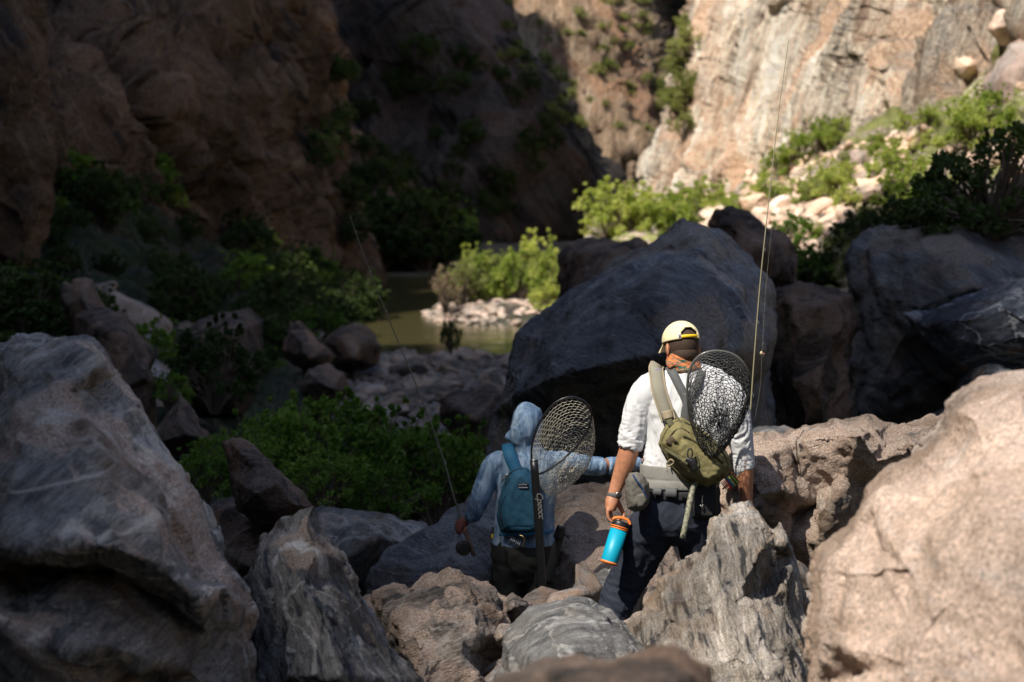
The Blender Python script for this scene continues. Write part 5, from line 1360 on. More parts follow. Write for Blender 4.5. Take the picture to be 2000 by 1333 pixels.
# trousers (waders rolled to the waist)
tr = [limb([(MP(1326, 948, 0), .184, .122), (MP(1326, 975, 0), .190, .130), (MP(1327, 1005, 0), .190, .135), (MP(1328, 1035, .01), .15, .115), (MP(1328, 1058, .02), .06, .07)], 4, 36),
      limb([(MP(1292, 995, 0), .098, .11), (MP(1270, 1040, .04), .112, .11), (MP(1251, 1085, .10), .098, .10), (MP(1236, 1115, .13), .088, .092), (MP(1216, 1150, .14), .082, .085), (MP(1203, 1182, .12), .076, .08), (MP(1202, 1208, .12), .068, .08)], 5, 28),
      limb([(MP(1362, 995, 0), .098, .11), (MP(1366, 1045, .03), .105, .11), (MP(1371, 1100, .07), .092, .095), (MP(1380, 1180, .07), .085, .085), (MP(1390, 1280, .02), .078, .08), (MP(1394, 1355, .0), .072, .08)], 5, 28)]
def tr_disp(co):
    a = .016 * fbm(co * np.array([9, 9, 6.0]) + fbm(co * 4, 2, 13)[:, None] * 1.5, 4, 15, ridged=True, gain=.45)
    zk = MP(1230, 1130)[2]
    b = .014 * fbm(co * np.array([7, 7, 26]) + co[:, [0]] * np.array([0, 0, 16.]) + fbm(co * 8, 2, 19)[:, None], 3, 18, ridged=True)
    return a + b * np.clip((zk + .10 - co[:, 2]) / .15, 0, 1)
grown('trousers', tr, M['navy_cloth'], man, voxel=.0065, smooth=4, disp=tr_disp)
# waist band of the rolled waders, in two folded layers
wbp = limb([(MP(1328, 904, 0), .178, .124), (MP(1328, 907, 0), .186, .131), (MP(1327, 930, 0), .187, .132), (MP(1327, 932, 0), .180, .126)], 2, 40)
wb2 = limb([(MP(1327, 931, 0), .180, .126), (MP(1327, 934, 0), .188, .134), (MP(1327, 948, 0), .190, .136), (MP(1327, 951, 0), .182, .128)], 2, 40)
grown('waist_band', [wbp, wb2], M['grey_cloth'], man, voxel=.004, smooth=2, disp=folds(16, .004, (1, 1, .6), 7))
blt = limb([(MP(1327, 953, 0), .186, .132), (MP(1327, 955, 0), .192, .139), (MP(1327, 968, 0), .194, .141), (MP(1327, 970, 0), .186, .134)], 2, 40)
belt = grown('belt', [blt], M['black_cloth'], man, voxel=.004, smooth=1)
multi('buckle', [ribbon_geo([MP(1300, 962, -.135), MP(1322, 963, -.145)], .045, .014), ribbon_geo([MP(1276, 960, -.128), MP(1292, 961, -.134)], .035, .012)], M['grey_web'], man)
# hip pouch
pch = pillow('hip_pouch', [(1222, 938), (1230, 924), (1246, 922), (1258, 930), (1268, 945), (1270, 968), (1268, 985), (1256, 996), (1240, 1001), (1226, 994), (1222, 978), (1220, 958)], 9.16, .075, .05, M['pouch_cloth'], man, soft=14, wr=.007, wf=26, seed=61)
pillow('pocket', [(1242, 964), (1262, 962), (1266, 980), (1256, 993), (1244, 992)], 9.10, .02, .02, M['pouch_cloth'], man, soft=5, wr=.002, seed=62)
multi('zipper', [tube_geo([MP(1236, 927, -.215), MP(1244, 940, -.225), MP(1252, 950, -.225), MP(1260, 966, -.218)], .0045, 5), tube_geo([MP(1256, 958, -.226), MP(1262, 970, -.226), MP(1266, 972, -.222)], .0022, 4)], M['navy_zip'], man)
# dark flap on the right hip with a hanging hemostat
pillow('hip_flap', [(1352, 940), (1395, 935), (1402, 965), (1403, 1005), (1392, 1014), (1352, 1012), (1345, 980)], 9.16, .02, .03, M['black_cloth'], man, soft=8, wr=.006, wf=18, seed=63)
multi('clamp', [tube_geo([MP(1372, 968, -.17), MP(1371, 985, -.175)], .003), tube_geo([MP(1368, 987, -.175), MP(1371, 991, -.176), MP(1373, 986, -.175)], .0028)], M['metal'], man)
# suspender web crossing the back
def on_back(px, py, lift=.008):
    """point on the shirt's back surface under a picture position"""
    c = interp_shirt(py); x = (px - c[0]) / 418.0
    return MP(px, py, -(c[2] * math.sqrt(max(.04, 1 - (x / c[1]) ** 2)) + lift))
def interp_shirt(py):
    ys = [714, 721, 733, 746, 770, 800, 850, 900, 940]
    return (np.interp(py, ys, [1337, 1338, 1340, 1342, 1343, 1343, 1339, 1331, 1327]), np.interp(py, ys, [.075, .095, .15, .186, .202, .203, .188, .178, .178]), np.interp(py, ys, [.072, .078, .088, .1, .115, .124, .122, .118, .118]))
web = [ribbon_geo([on_back(a, b_, .012) for a, b_ in ((1307, 716), (1315, 730), (1326, 752), (1335, 770), (1342, 790), (1344, 820))], .042, .004),
       ribbon_geo([on_back(a, b_, .012) for a, b_ in ((1372, 720), (1366, 740), (1357, 760), (1348, 778), (1340, 800), (1337, 825))], .042, .004),
       ribbon_geo([on_back(a, b_, .014) for a, b_ in ((1340, 768), (1341, 800), (1341, 840), (1338, 905))], .036, .005)]
multi('suspender', web, M['grey_web'], man)
# watch
part('watch', *limb([(MP(1200.5, 962, 0), .030, .026), (MP(1200.3, 964.5, 0), .0345, .030), (MP(1199.6, 969, 0), .0345, .030), (MP(1199.3, 971.5, 0), .030, .027)], 2, 24), M['grey_web'], man)
part('watch_face', *lathe_geo([(.001, 0), (.011, 0), (.011, .003), (.009, .004), (.001, .004)], MP(1207, 966, -.030), (.25, -1, .1), 16), M['metal'], man)
for a, b_, d in ((1207, 1222, .14), (1396, 1385, .02)):
    bt = [limb([(MP(a - 1, b_ - 22, d), .058, .062), (MP(a, b_, d), .054, .064), (MP(a, b_ + 8, d), .05, .07)], 3),
          limb([(MP(a, b_ + 8, d - .08), .038, .035), (MP(a, b_ + 6, d), .048, .045), (MP(a, b_ + 10, d + .10), .05, .035), (MP(a, b_ + 12, d + .20), .036, .028)], 3)]
    grown('boot', bt, M['boot'], man, voxel=.006, smooth=2)

# ---- sling pack
PKO = [(1286, 868), (1290, 850), (1299, 832), (1314, 818), (1332, 815), (1357, 828), (1388, 853), (1413, 872), (1425, 893), (1430, 914), (1420, 931), (1396, 950), (1380, 958), (1354, 950), (1322, 930), (1300, 897)]
pk = empty('sling_pack', P(1360, 950, 9.1), 'olive green sling pack worn slanting across the back of the white shirt', 'backpack')
body_ = pillow('main_bag', PKO, 9.17, .115, .06, M['olive_cloth'], pk, soft=34, wr=.007, wf=13, seed=71, sp=2.4)
bpy.context.view_layer.update()
def pk_surf(px, py, lift=.003):
    o_ = body_; mw = Matrix.Translation(Vector(pk.location) + Vector(body_.location)); inv_ = mw.inverted()
    d = (P(px, py, 9) - Vector((0, 0, CAM_Z))).normalized()
    ok, loc, nrm, idx = o_.ray_cast(inv_ @ Vector((0, 0, CAM_Z)), d)
    return (mw @ loc) - d * lift if ok else P(px, py, 9.1)
multi('piping', [tube_geo([pk_surf(a, b_) for a, b_ in ((1290, 872), (1297, 850), (1308, 833), (1322, 823), (1334, 822))], .0028, 4), tube_geo([pk_surf(a, b_) for a, b_ in ((1292, 880), (1306, 902), (1328, 926), (1356, 943), (1380, 950), (1400, 943))], .003, 4)], M['olive_dark'], pk)
z1 = tube_geo([pk_surf(a, b_, .004) for a, b_ in ((1336, 824), (1358, 836), (1384, 858), (1406, 877), (1419, 898), (1422, 915))], .0042, 4)
z2 = tube_geo([pk_surf(a, b_, .004) for a, b_ in ((1335, 851), (1356, 862), (1378, 878), (1398, 893), (1412, 905))], .0048, 4)
z3 = tube_geo([pk_surf(a, b_, .004) for a, b_ in ((1302, 868), (1309, 852), (1320, 840), (1334, 838), (1346, 845))], .003, 4)
multi('zipper', [z1, z2, z3], M['olive_dark'], pk)
fp = pillow('front_pocket', [(1322, 878), (1330, 856), (1345, 860), (1380, 885), (1402, 905), (1412, 915), (1405, 932), (1384, 943), (1350, 930), (1325, 905)], 9.06, .035, .04, M['olive_cloth'], pk, soft=10, wr=.007, wf=20, seed=72, sp=2.4)
part('velcro_patch', *ribbon_geo([pk_surf(1306, 868, .006), pk_surf(1318, 858, .006)], .045, .004), M['brown_patch'], pk)
multi('compression_strap', [ribbon_geo([pk_surf(1299, 878, .02), pk_surf(1322, 892, .03), pk_surf(1345, 908, .035)], .014, .004), ribbon_geo([pk_surf(1352, 912, .035), pk_surf(1360, 890, .033), pk_surf(1366, 912, .035)], .008, .003)], M['olive_dark'], pk)
part('clip', *ribbon_geo([P(1340, 897, 9.0), P(1352, 903, 8.995), P(1358, 918, 8.995)], [.022, .034, .028], .018), M['black_plastic'], pk)
part('carabiner', *tube_geo([P(1343, 884, 8.995), P(1346, 877, 8.995), P(1351, 879, 8.995), P(1352, 890, 8.995), P(1348, 896, 8.995), P(1344, 893, 8.995), P(1343, 884, 8.995)], .0032, 4), M['black_plastic'], pk)
multi('loop', [tube_geo([P(1302, 906, 9.05), P(1310, 898, 9.03), P(1316, 904, 9.03), P(1306, 911, 9.045), P(1302, 906, 9.05)], .004), tube_geo([P(1302, 908, 9.05), P(1303, 922, 9.05)], .0022)], M['khaki_edge'], pk)
part('badge', *ribbon_geo([pk_surf(1386, 920, .012), pk_surf(1404, 934, .012)], .014, .003), M['black_plastic'], pk)
sp_ = [MP(1284, 712, .02), on_back(1281, 720, .012), on_back(1283, 735, .016), on_back(1287, 760, .016), on_back(1294, 785, .016), on_back(1302, 808, .018), on_back(1306, 822, .03)]
strap = part('shoulder_strap', *ribbon_geo(sp_, [.058, .060, .064, .066, .062, .052, .040], .009), M['khaki_pad'], pk)
def side(ps, off, lift=.004):
    out = []
    for i, p in enumerate(ps):
        tg = (ps[min(i + 1, len(ps) - 1)] - ps[max(i - 1, 0)]).normalized(); sd = tg.cross(Vector((0, -1, .15))).normalized()
        out.append(p + sd * off + Vector((0, -lift, 0)))
    return out
multi('strap_edge', [tube_geo(side(sp_, .031), .0045, 4), tube_geo(side(sp_, -.031), .0045, 4)], M['khaki_edge'], pk)
part('strap_buckle', *ribbon_geo([on_back(1302, 803, .026), on_back(1306, 818, .034)], [.05, .042], .010), M['khaki_edge'], pk)
multi('webbing', [ribbon_geo([on_back(1305, 818, .03), pk_surf(1312, 832, .0)], .03, .005), ribbon_geo([on_back(1314, 800, .012), on_back(1322, 815, .012), pk_surf(1330, 826, .0)], .012, .003)], M['olive_dark'], pk)
lb = part('strap_label', *ribbon_geo([on_back(1274, 729, .026), on_back(1282, 726, .028), on_back(1290, 724.5, .026)], .018, .0025), M['purple_patch'], pk)

# ---- landing nets
def net(root, hoop, bottom, droop, N, Rw, r_str, r_hoop, m_net, m_hoop, pw=.62, seed=0, noise=.006):
    hp = catmull([tuple(h) for h in hoop] + [tuple(hoop[0])], 12)[:-1]; hp = np.array(hp)
    L = np.linalg.norm(np.roll(hp, -1, 0) - hp, axis=1); cum = np.concatenate([[0], np.cumsum(L)]); tot = cum[-1]
    c0 = hp.mean(0)
    def at(u):
        s_ = (u % 1.0) * tot; return np.array([np.interp(s_, cum, np.append(hp[:, j], hp[0, j])) for j in range(3)])
    bt = np.array(bottom)
    def surf(u, v):
        p = at(u); r = math.cos(min(v, 1) * math.pi / 2) ** pw if v < 1 else 0
        c = c0 * (1 - v) + bt * v + np.array(droop) * math.sin(math.pi * v) 
        return c + (p - c0) * max(r, .05)
    pts_, idx = [], {}
    rng = np.random.default_rng(seed)
    def vid(i, j):
        i = i % (2 * N)
        k = (i, j)
        if k not in idx:
            off = .33 if (i + j) % 2 == 0 else -.33
            v = (j + .5 + (off * .5)) / Rw
            if j < 0: v = 0
            p = surf(i / (2 * N), min(max(v, 0), 1)); p = p + rng.normal(size=3) * noise * min(1, v * 2)
            idx[k] = len(pts_); pts_.append(p)
        return idx[k]
    E_ = []
    for j in range(Rw):
        for i in range(2 * N):
            E_.append((vid(i, j), vid(i + 1, j)))
            if (i + j) % 2 == 0: E_.append((vid(i, j), vid(i, j + 1)))
    for i in range(2 * N):
        if (i + 0) % 2 == 1: 
            k = len(pts_); pts_.append(surf(i / (2 * N), 0)); E_.append((vid(i, 0), k))
    P0 = np.array([pts_[a] for a, b in E_]); P1 = np.array([pts_[b] for a, b in E_])
    d = P1 - P0; ln = np.linalg.norm(d, axis=1)[:, None] + 1e-9; d /= ln
    a_ = np.cross(d, [0.3, .9, .2]); a_ /= np.linalg.norm(a_, axis=1)[:, None]; b_ = np.cross(d, a_)
    vs = []
    for base in (P0, P1):
        for k in range(3):
            an = 2 * math.pi * k / 3; vs.append(base + (a_ * math.cos(an) + b_ * math.sin(an)) * r_str)
    V = np.stack(vs, 1).reshape(-1, 3); n6 = len(E_)
    F = np.concatenate([np.arange(n6)[:, None] * 6 + np.array([[k, (k + 1) % 3, 3 + (k + 1) % 3, 3 + k]]) for k in range(3)])
    off = np.array(root.location[:])
    link('netting', mesh_np('netting', V - off, F, m_net), root)
    cl = [(tuple(p), r_hoop) for p in hp] + [(tuple(hp[0]), r_hoop)]
    co, fc = tube_mesh([cl], 10)
    link('hoop', mesh_np('hoop', co - off, fc, m_hoop), root)
YN = 9.02
n1 = empty('landing_net', P(1340, 1050, 9.05), 'black landing net with hexagonal mesh hanging on the back of the man in white', 'fishing net')
hpts = [P(1375, 872, YN + .11), P(1353, 835, YN + .08), P(1344, 790, YN), P(1343, 745, YN - .02), P(1352, 712, YN - .04), P(1372, 692, YN - .05), P(1400, 686, YN - .05), P(1430, 692, YN - .04), P(1452, 710, YN - .03), P(1464, 740, YN), P(1460, 778, YN + .03), P(1440, 820, YN + .05), P(1412, 858, YN + .10), P(1390, 876, YN + .12)]
net(n1, hpts, P(1406, 818, YN - .10), (.0, -.04, -.02), 44, 30, .0019, .0062, M['net_black'], M['net_hoop'], .62, 3, .004)
part('handle', *tube_geo([P(1383, 874, YN + .12), P(1372, 910, YN + .12), P(1352, 960, 9.10), P(1342, 1010, 9.06), P(1333, 1052, 9.05)], [.010, .012, .0135, .0135, .0135], 5, 14), M['camo_stick'], n1)
part('handle_hole', *lathe_geo([(.004, 0), (.0045, 0), (.0045, .002), (.004, .002)], P(1334, 1046, 9.034), (0, -1, 0), 12), M['black_plastic'], n1)

# ---- bottle
bt0, bt1 = P(1189, 1101, 9.22), P(1212, 1024, 9.26)
ax = (bt1 - bt0); L = ax.length; ax.normalize(); q0 = bt0
R_ = .0405
btl = empty('bottle', bt0, 'bright blue bottle with orange rings and black lid carried in the left hand', 'bottle')
part('bottle_body', *lathe_geo([(.001, .004), (R_ * .93, .004), (R_, .012), (R_, L * .86), (.001, L * .86)], q0, ax, 36), M['cyan_paint'], btl)
part('base_ring', *lathe_geo([(.001, -.003), (R_ * .9, -.003), (R_ * 1.02, .002), (R_ * 1.02, .009), (R_ * .9, .009)], q0, ax, 36), M['orange_rubber'], btl)
for h0 in (.855, .905):
    part('ring', *lathe_geo([(.001, L * h0), (R_ * 1.04, L * h0), (R_ * 1.06, L * h0 + .003), (R_ * 1.04, L * h0 + .006), (.001, L * h0 + .006)], q0, ax, 36), M['orange_rubber'], btl)
part('lid', *lathe_geo([(.001, L * .87), (R_ * 1.01, L * .87), (R_ * 1.03, L * .93), (R_ * 1.03, L * 1.02), (R_ * .97, L * 1.06), (R_ * .5, L * 1.075), (.001, L * 1.075)], q0, ax, 36), M['black_plastic'], btl)
topc = q0 + ax * (L * 1.075)
sx_ = ax.cross(Vector((0, 1, 0))).normalized()
part('handle', *ribbon_geo([topc - sx_ * .045 - ax * .004, topc - sx_ * .03 + ax * .012, topc + ax * .016, topc + sx_ * .03 + ax * .008, topc + sx_ * .045 - ax * .004], .012, .005, face=tuple(ax * .6 + Vector((0, -1, 0)))), M['orange_rubber'], btl)
part('lid_loop', *tube_geo([topc + sx_ * .04, topc + sx_ * .055 + ax * .004, topc + sx_ * .066 - ax * .006, topc + sx_ * .058 - ax * .018, topc + sx_ * .045 - ax * .012], .003), M['black_plastic'], btl)

# ---- tippet spools on the pack
tp = empty('tippet_spools', P(1425, 945, 9.12), 'stack of red, blue and yellow line spools hanging beside the olive pack', 'line spools')
sa = (P(1442, 930, 9.12) - P(1414, 953, 9.12)).normalized()
cols = [(.02, .02, .02), (.55, .03, .03), (.55, .03, .03), (.65, .05, .04), (.02, .05, .10), (.02, .30, .50), (.65, .62, .05), (.02, .02, .02), (.30, .60, .06), (.02, .02, .02)]
for k, c_ in enumerate(cols):
    key = 'spool_%d' % int(sum(v * (i + 1) * 100 for i, v in enumerate(c_)))
    if key not in M: M[key] = simple_mat(key, c_, .4)
    part('spool', *lathe_geo([(.001, 0), (.026, 0), (.027, .002), (.026, .0045), (.001, .0045)], P(1415, 952, 9.12) + sa * (.0072 * k), sa, 20), M[key], tp)
part('post', *tube_geo([P(1411, 956, 9.12), P(1446, 927, 9.12)], .004), M['brass'], tp)
multi('toggle', [tube_geo([P(1427, 922, 9.11), P(1440, 935, 9.11)], .0022), tube_geo([P(1436, 937, 9.11), P(1445, 930, 9.11)], .0028)], M['orange_rubber'], tp)

# ---- fly rods
def rod(root, pts, r0, r1, guides, m_rod, handle, reel_c, line_pts, fly=None, reel_mat='black_plastic', reel_r=.04):
    n = len(pts)
    part('blank', *tube_geo(pts, [r0 + (r1 - r0) * (i / (n - 1)) for i in range(n)], 8, 6), m_rod, root)
    cm = catmull([tuple(p) for p in pts], 40)
    for g_ in guides:
        p = Vector(cm[int(g_ * (len(cm) - 1))]); rr = .006 * (1.4 - g_)
        part('guide', *tube_geo([p + Vector((math.cos(a) * rr + rr, 0, math.sin(a) * rr)) for a in np.linspace(0, 6.28, 9)], .0010, 2, 5), M['metal'], root)
    if handle: part('grip', *tube_geo(handle, [.011, .013, .011][:len(handle)], 3, 12), M['cork'], root)
    if reel_c is not None:
        part('reel', *lathe_geo([(.004, -.014), (reel_r * .5, -.014), (reel_r, -.013), (reel_r, .013), (reel_r * .8, .015), (.004, .015)], reel_c, (.3, -1, .1), 28), M[reel_mat], root)
        dots = [lathe_geo([(.001, 0), (.0022, 0), (.0022, .002), (.001, .002)], reel_c + Vector((math.cos(a) * reel_r * .82, -.017, math.sin(a) * reel_r * .82)) + Vector((0, .3 * math.cos(a) * reel_r * .8, 0)), (0, -1, 0), 6) for a in np.linspace(0, 6.28, 19)]
        multi('reel_ports', dots, M['brass'], root)
    part('line', *tube_geo(line_pts, .00035, 8, 4), M['line'], root)
r1 = empty('fishing_rod', P(1455, 1015, 9.36), 'long pale fly rod held upright in the right hand of the man in white', 'fishing rod')
rp = [P(1452, 1040, 9.33), P(1457, 985, 9.34), P(1461, 880, 9.36), P(1470, 740, 9.42), P(1484, 560, 9.52), P(1503, 380, 9.65), P(1521, 220, 9.78), P(1540, 80, 9.9)]
rod(r1, rp, .0050, .0017, [.3, .40, .52, .63, .74, .85, .93], M['rod'], [P(1452, 1045, 9.33), P(1456, 1005, 9.34), P(1458, 975, 9.345)], P(1440, 1052, 9.30), [P(1540, 82, 9.9), P(1528, 240, 9.8), P(1510, 420, 9.66), P(1496, 560, 9.55), P(1489, 680, 9.47), P(1484, 760, 9.43), P(1470, 840, 9.40)])
fl = empty('fishing_fly', P(1488, 692, 9.46), 'small cream and pink fly hanging on the line beside the upright rod', 'fishing fly')
M['cream'] = simple_mat('cream', (.62, .52, .32), .8, var=.4, varscale=200); M['pink'] = simple_mat('pink', (.75, .12, .22), .6)
rng = np.random.default_rng(9); wing = []
for k in range(16):
    a = rng.uniform(0, 6.28); wing.append(tube_geo([P(1488, 690, 9.46), P(1488, 690, 9.46) + Vector((math.cos(a) * .011, rng.uniform(-.006, .006), math.sin(a) * .013 - .003))], [.0018, .0006], 1, 4))
multi('hackle', wing + [ball(P(1487, 690, 9.46), (.007, .007, .009), None, 8)], M['cream'], fl)
part('bead', *ball(P(1492, 691, 9.46), (.003, .003, .003), None, 8), M['pink'], fl)

# ------------------------------------------------------------------ the hooded angler
BY = 11.0
def BP(px, py, d=0.0): return P(px, py, BY + d)
wom = empty('person', BP(1022, 1390, 0), 'person in faded blue hooded shirt, right arm stretched out, rod in left hand', 'person')
bb = [ball(BP(1031, 820, .03), (.066, .085, .085)), ball(BP(1029, 842, .06), (.05, .06, .055)), ball(BP(1028, 832, .115), (.011, .018, .02)),
      limb([(BP(1031, 845, 0), .05, .055), (BP(1032, 885, 0), .055, .055), (BP(1032, 900, 0), .12, .08)], 3),
      limb([(BP(1031, 895, 0), .12, .07), (BP(1030, 930, 0), .14, .085), (BP(1026, 1010, 0), .12, .08), (BP(1022, 1060, 0), .14, .09), (BP(1021, 1110, 0), .13, .09)], 4),
      limb([(BP(975, 900, 0), .042), (BP(948, 940, 0), .04), (BP(934, 978, 0), .038), (BP(924, 1003, .05), .032), (BP(912, 1014, .10), .024), (BP(906, 1018, .12), .026)], 4),
      limb([(BP(1085, 900, 0), .042), (BP(1135, 905, .03), .038), (BP(1180, 908, .08), .035), (BP(1225, 904, .16), .03), (BP(1252, 904, .2), .024), (BP(1262, 905, .22), .026)], 4),
      limb([(BP(997, 1095, 0), .075), (BP(990, 1170, .04), .062), (BP(990, 1240, .02), .05), (BP(988, 1330, 0), .042), (BP(988, 1372, 0), .04)], 4),
      limb([(BP(1046, 1095, 0), .075), (BP(1052, 1170, .04), .062), (BP(1056, 1240, .02), .05), (BP(1060, 1330, 0), .042), (BP(1060, 1372, 0), .04)], 4)]
wL = BP(908, 1017, .115)
cc = []
for k in range(4):
    dd = .085 + .019 * k
    cc.append([BP(896 + k, 1026, dd), BP(893 + k, 1036, dd), BP(902 + k, 1041, dd), BP(908, 1034, dd)])
bb.append(limb([(BP(907, 1016, .12), .024, .024), (BP(902, 1022, .115), .024, .036), (BP(898, 1027, .115), .016, .036)], 3))
bb += hand(wL, None, cc, [BP(906, 1026, .09), BP(909, 1034, .085), BP(906, 1040, .09)], .0082)
wR = BP(1262, 905, .22); cc = []
for k in range(4):
    cc.append([BP(1280, 903 + k * 6 - 6, .24), BP(1292, 905 + k * 6 - 6, .25), BP(1302, 909 + k * 6 - 6, .25), BP(1308, 914 + k * 6 - 6, .24)])
bb.append(limb([(BP(1260, 905, .22), .024, .02), (BP(1270, 906, .23), .034, .016), (BP(1281, 907, .24), .034, .014)], 3))
bb += hand(wR, None, cc, [BP(1268, 917, .21), BP(1276, 925, .21), BP(1284, 929, .21)], .0082)
grown('body', bb, M['skin'], wom, voxel=.0055, smooth=3)
for s in (-1, 1): part('eye', *ball(BP(1028 + s * 10, 823, .108), (.011, .007, .008), None, 10), M['white_cloth'], wom)
hood = [limb([(BP(1036, 789, .0), .02, .02), (BP(1034, 795, 0), .056, .06), (BP(1032, 808, .0), .077, .09), (BP(1030, 826, .0), .083, .105), (BP(1027, 842, .0), .086, .105), (BP(1024, 853, .0), .080, .095), (BP(1028, 866, .0), .072, .075), (BP(1032, 880, 0), .085, .078), (BP(1033, 890, 0), .125, .09), (BP(1032, 902, 0), .166, .10), (BP(1031, 925, 0), .180, .112), (BP(1028, 965, 0), .168, .115), (BP(1025, 1005, 0), .163, .112), (BP(1024, 1040, 0), .172, .115), (BP(1024, 1060, 0), .182, .12), (BP(1024, 1064, 0), .175, .115)], 5, 36),
        limb([(BP(1000, 850, .04), .03, .05), (BP(996, 851, .05), .02, .05)], 2),
        limb([(BP(990, 898, 0), .05, .06), (BP(968, 908, 0), .066, .068), (BP(951, 940, 0), .060, .062), (BP(937, 975, 0), .055, .056), (BP(928, 1000, .04), .048, .05), (BP(918, 1011, .085), .038, .04)], 5, 24),
        limb([(BP(1068, 898, 0), .05, .06), (BP(1092, 903, .0), .064, .066), (BP(1130, 907, .03), .056, .058), (BP(1170, 911, .07), .050, .052), (BP(1210, 908, .13), .044, .045), (BP(1248, 905, .19), .036, .038)], 5, 24)]
def wd(co):
    a = .009 * fbm(co * np.array([15, 15, 6.0]) + fbm(co * 5, 2, 33)[:, None] * 1.6, 3, 35, ridged=True, gain=.45)
    arm = np.clip((co[:, 0] - BP(1100, 900)[0]) / .03, 0, 1)
    b = .009 * fbm(co * np.array([34, 10, 12.0]) + fbm(co * 8, 2, 37)[:, None] * 1.4, 2, 36, ridged=True)
    return a * (1 - arm) + b * arm
grown('hooded_shirt', hood, M['washed_blue'], wom, voxel=.006, smooth=4, disp=wd)
tr = [limb([(BP(1023, 1052, 0), .165, .11), (BP(1022, 1075, 0), .178, .125), (BP(1021, 1100, .0), .165, .12), (BP(1021, 1135, 0), .06, .08)], 4, 32),
      limb([(BP(994, 1100, 0), .092, .10), (BP(988, 1150, .03), .092, .095), (BP(988, 1220, .02), .08, .085), (BP(988, 1300, .0), .072, .08), (BP(988, 1362, 0), .066, .075)], 4, 24),
      limb([(BP(1049, 1100, 0), .092, .10), (BP(1054, 1150, .03), .092, .095), (BP(1056, 1220, .02), .08, .085), (BP(1060, 1300, .0), .072, .08), (BP(1060, 1362, 0), .066, .075)], 4, 24)]
grown('trousers', tr, M['dark_olive'], wom, voxel=.0075, smooth=4, disp=folds(9, .014, (1, 1, .9), 45))
for a in (988, 1060):
    grown('boot', [limb([(BP(a, 1362, 0), .052, .058), (BP(a, 1388, 0), .048, .06)], 3), limb([(BP(a, 1390, -.07), .034, .03), (BP(a, 1388, .02), .044, .04), (BP(a, 1392, .17), .034, .025)], 3)], M['boot'], wom, voxel=.007, smooth=2)
co, fc = limb([(BP(908, 1016, .11), .032, .032), (BP(902, 1024, .11), .033, .045), (BP(898, 1034, .11), .028, .045), (BP(902, 1040, .11), .02, .04)], 4, 20)
part('glove', co, fc, M['glove'], wom)
# her sling pack
bp_ = empty('backpack', P(1010, 1045, 10.8), 'dark blue sling backpack on the back of the person in the hooded shirt', 'backpack')
main = pillow('main_bag', [(981, 950), (988, 934), (998, 918), (1012, 911), (1030, 914), (1044, 926), (1056, 945), (1062, 990), (1062, 1040), (1040, 1047), (995, 1047), (977, 1040), (970, 1010), (973, 980)], 10.88, .12, .05, M['teal_cloth'], bp_, soft=22, wr=.006, wf=12, seed=81, sp=2.6)
bpy.context.view_layer.update()
def bsurf(px, py, lift=.003):
    mw = Matrix.Translation(Vector(bp_.location) + Vector(main.location)); inv_ = mw.inverted(); d = (P(px, py, 9) - Vector((0, 0, CAM_Z))).normalized()
    ok, loc, nrm, idx = main.ray_cast(inv_ @ Vector((0, 0, CAM_Z)), d)
    return (mw @ loc) - d * lift if ok else P(px, py, 10.8)
pillow('front_pocket', [(990, 985), (1000, 975), (1040, 975), (1052, 985), (1052, 1032), (1035, 1040), (998, 1040), (988, 1028)], 10.79, .025, .03, M['teal_cloth'], bp_, soft=7, wr=.004, wf=18, seed=82)
multi('zipper', [tube_geo([bsurf(a, b_) for a, b_ in ((985, 1035), (978, 1010), (979, 990), (988, 968))], .0035, 4), tube_geo([bsurf(a, b_) for a, b_ in ((986, 950), (992, 932), (1002, 921), (1016, 916), (1032, 920))], .0035, 4)], M['black_cloth'], bp_)
part('strap', *ribbon_geo([BP(990, 868, .03), BP(992, 876, -.07), BP(996, 890, -.11), BP(1002, 905, -.125), BP(1010, 922, -.14)], [.062, .066, .07, .07, .06], .009), M['teal_strap'], bp_)
part('waist_strap', *ribbon_geo([BP(975, 1044, -.12), BP(1020, 1043, -.2), BP(1065, 1041, -.16), BP(1080, 1036, -.08)], .02, .005), M['teal_strap'], bp_)
multi('buckle', [ribbon_geo([bsurf(982, 938, .012), bsurf(992, 926, .012)], .014, .006), tube_geo([bsurf(978, 944, .01), bsurf(986, 934, .012)], .004)], M['metal'], bp_)
lab = part('logo_label', *ribbon_geo([bsurf(1012, 949, .006), bsurf(1032, 949, .006)], .026, .002), M['black_cloth'], bp_)
M['logo_grey'] = simple_mat('logo_grey', (.35, .38, .42), .8)
peaks = [bsurf(1013 + k * 3.2, 949 - [0, 2.2, .8, 3.4, 1.2, 2.4][k], .010) for k in range(6)]
multi('logo_print', [ribbon_geo(peaks, .0035, .001, 1), ribbon_geo([bsurf(1013, 953, .009), bsurf(1031, 953, .009)], .005, .001)], M['logo_grey'], bp_)
multi('side_rib', [tube_geo([bsurf(1000 + k * 10, 958 + k, .001), bsurf(1003 + k * 10, 972, .001)], .002) for k in range(3)], M['teal_strap'], bp_)
M['brass_tube'] = M['brass']
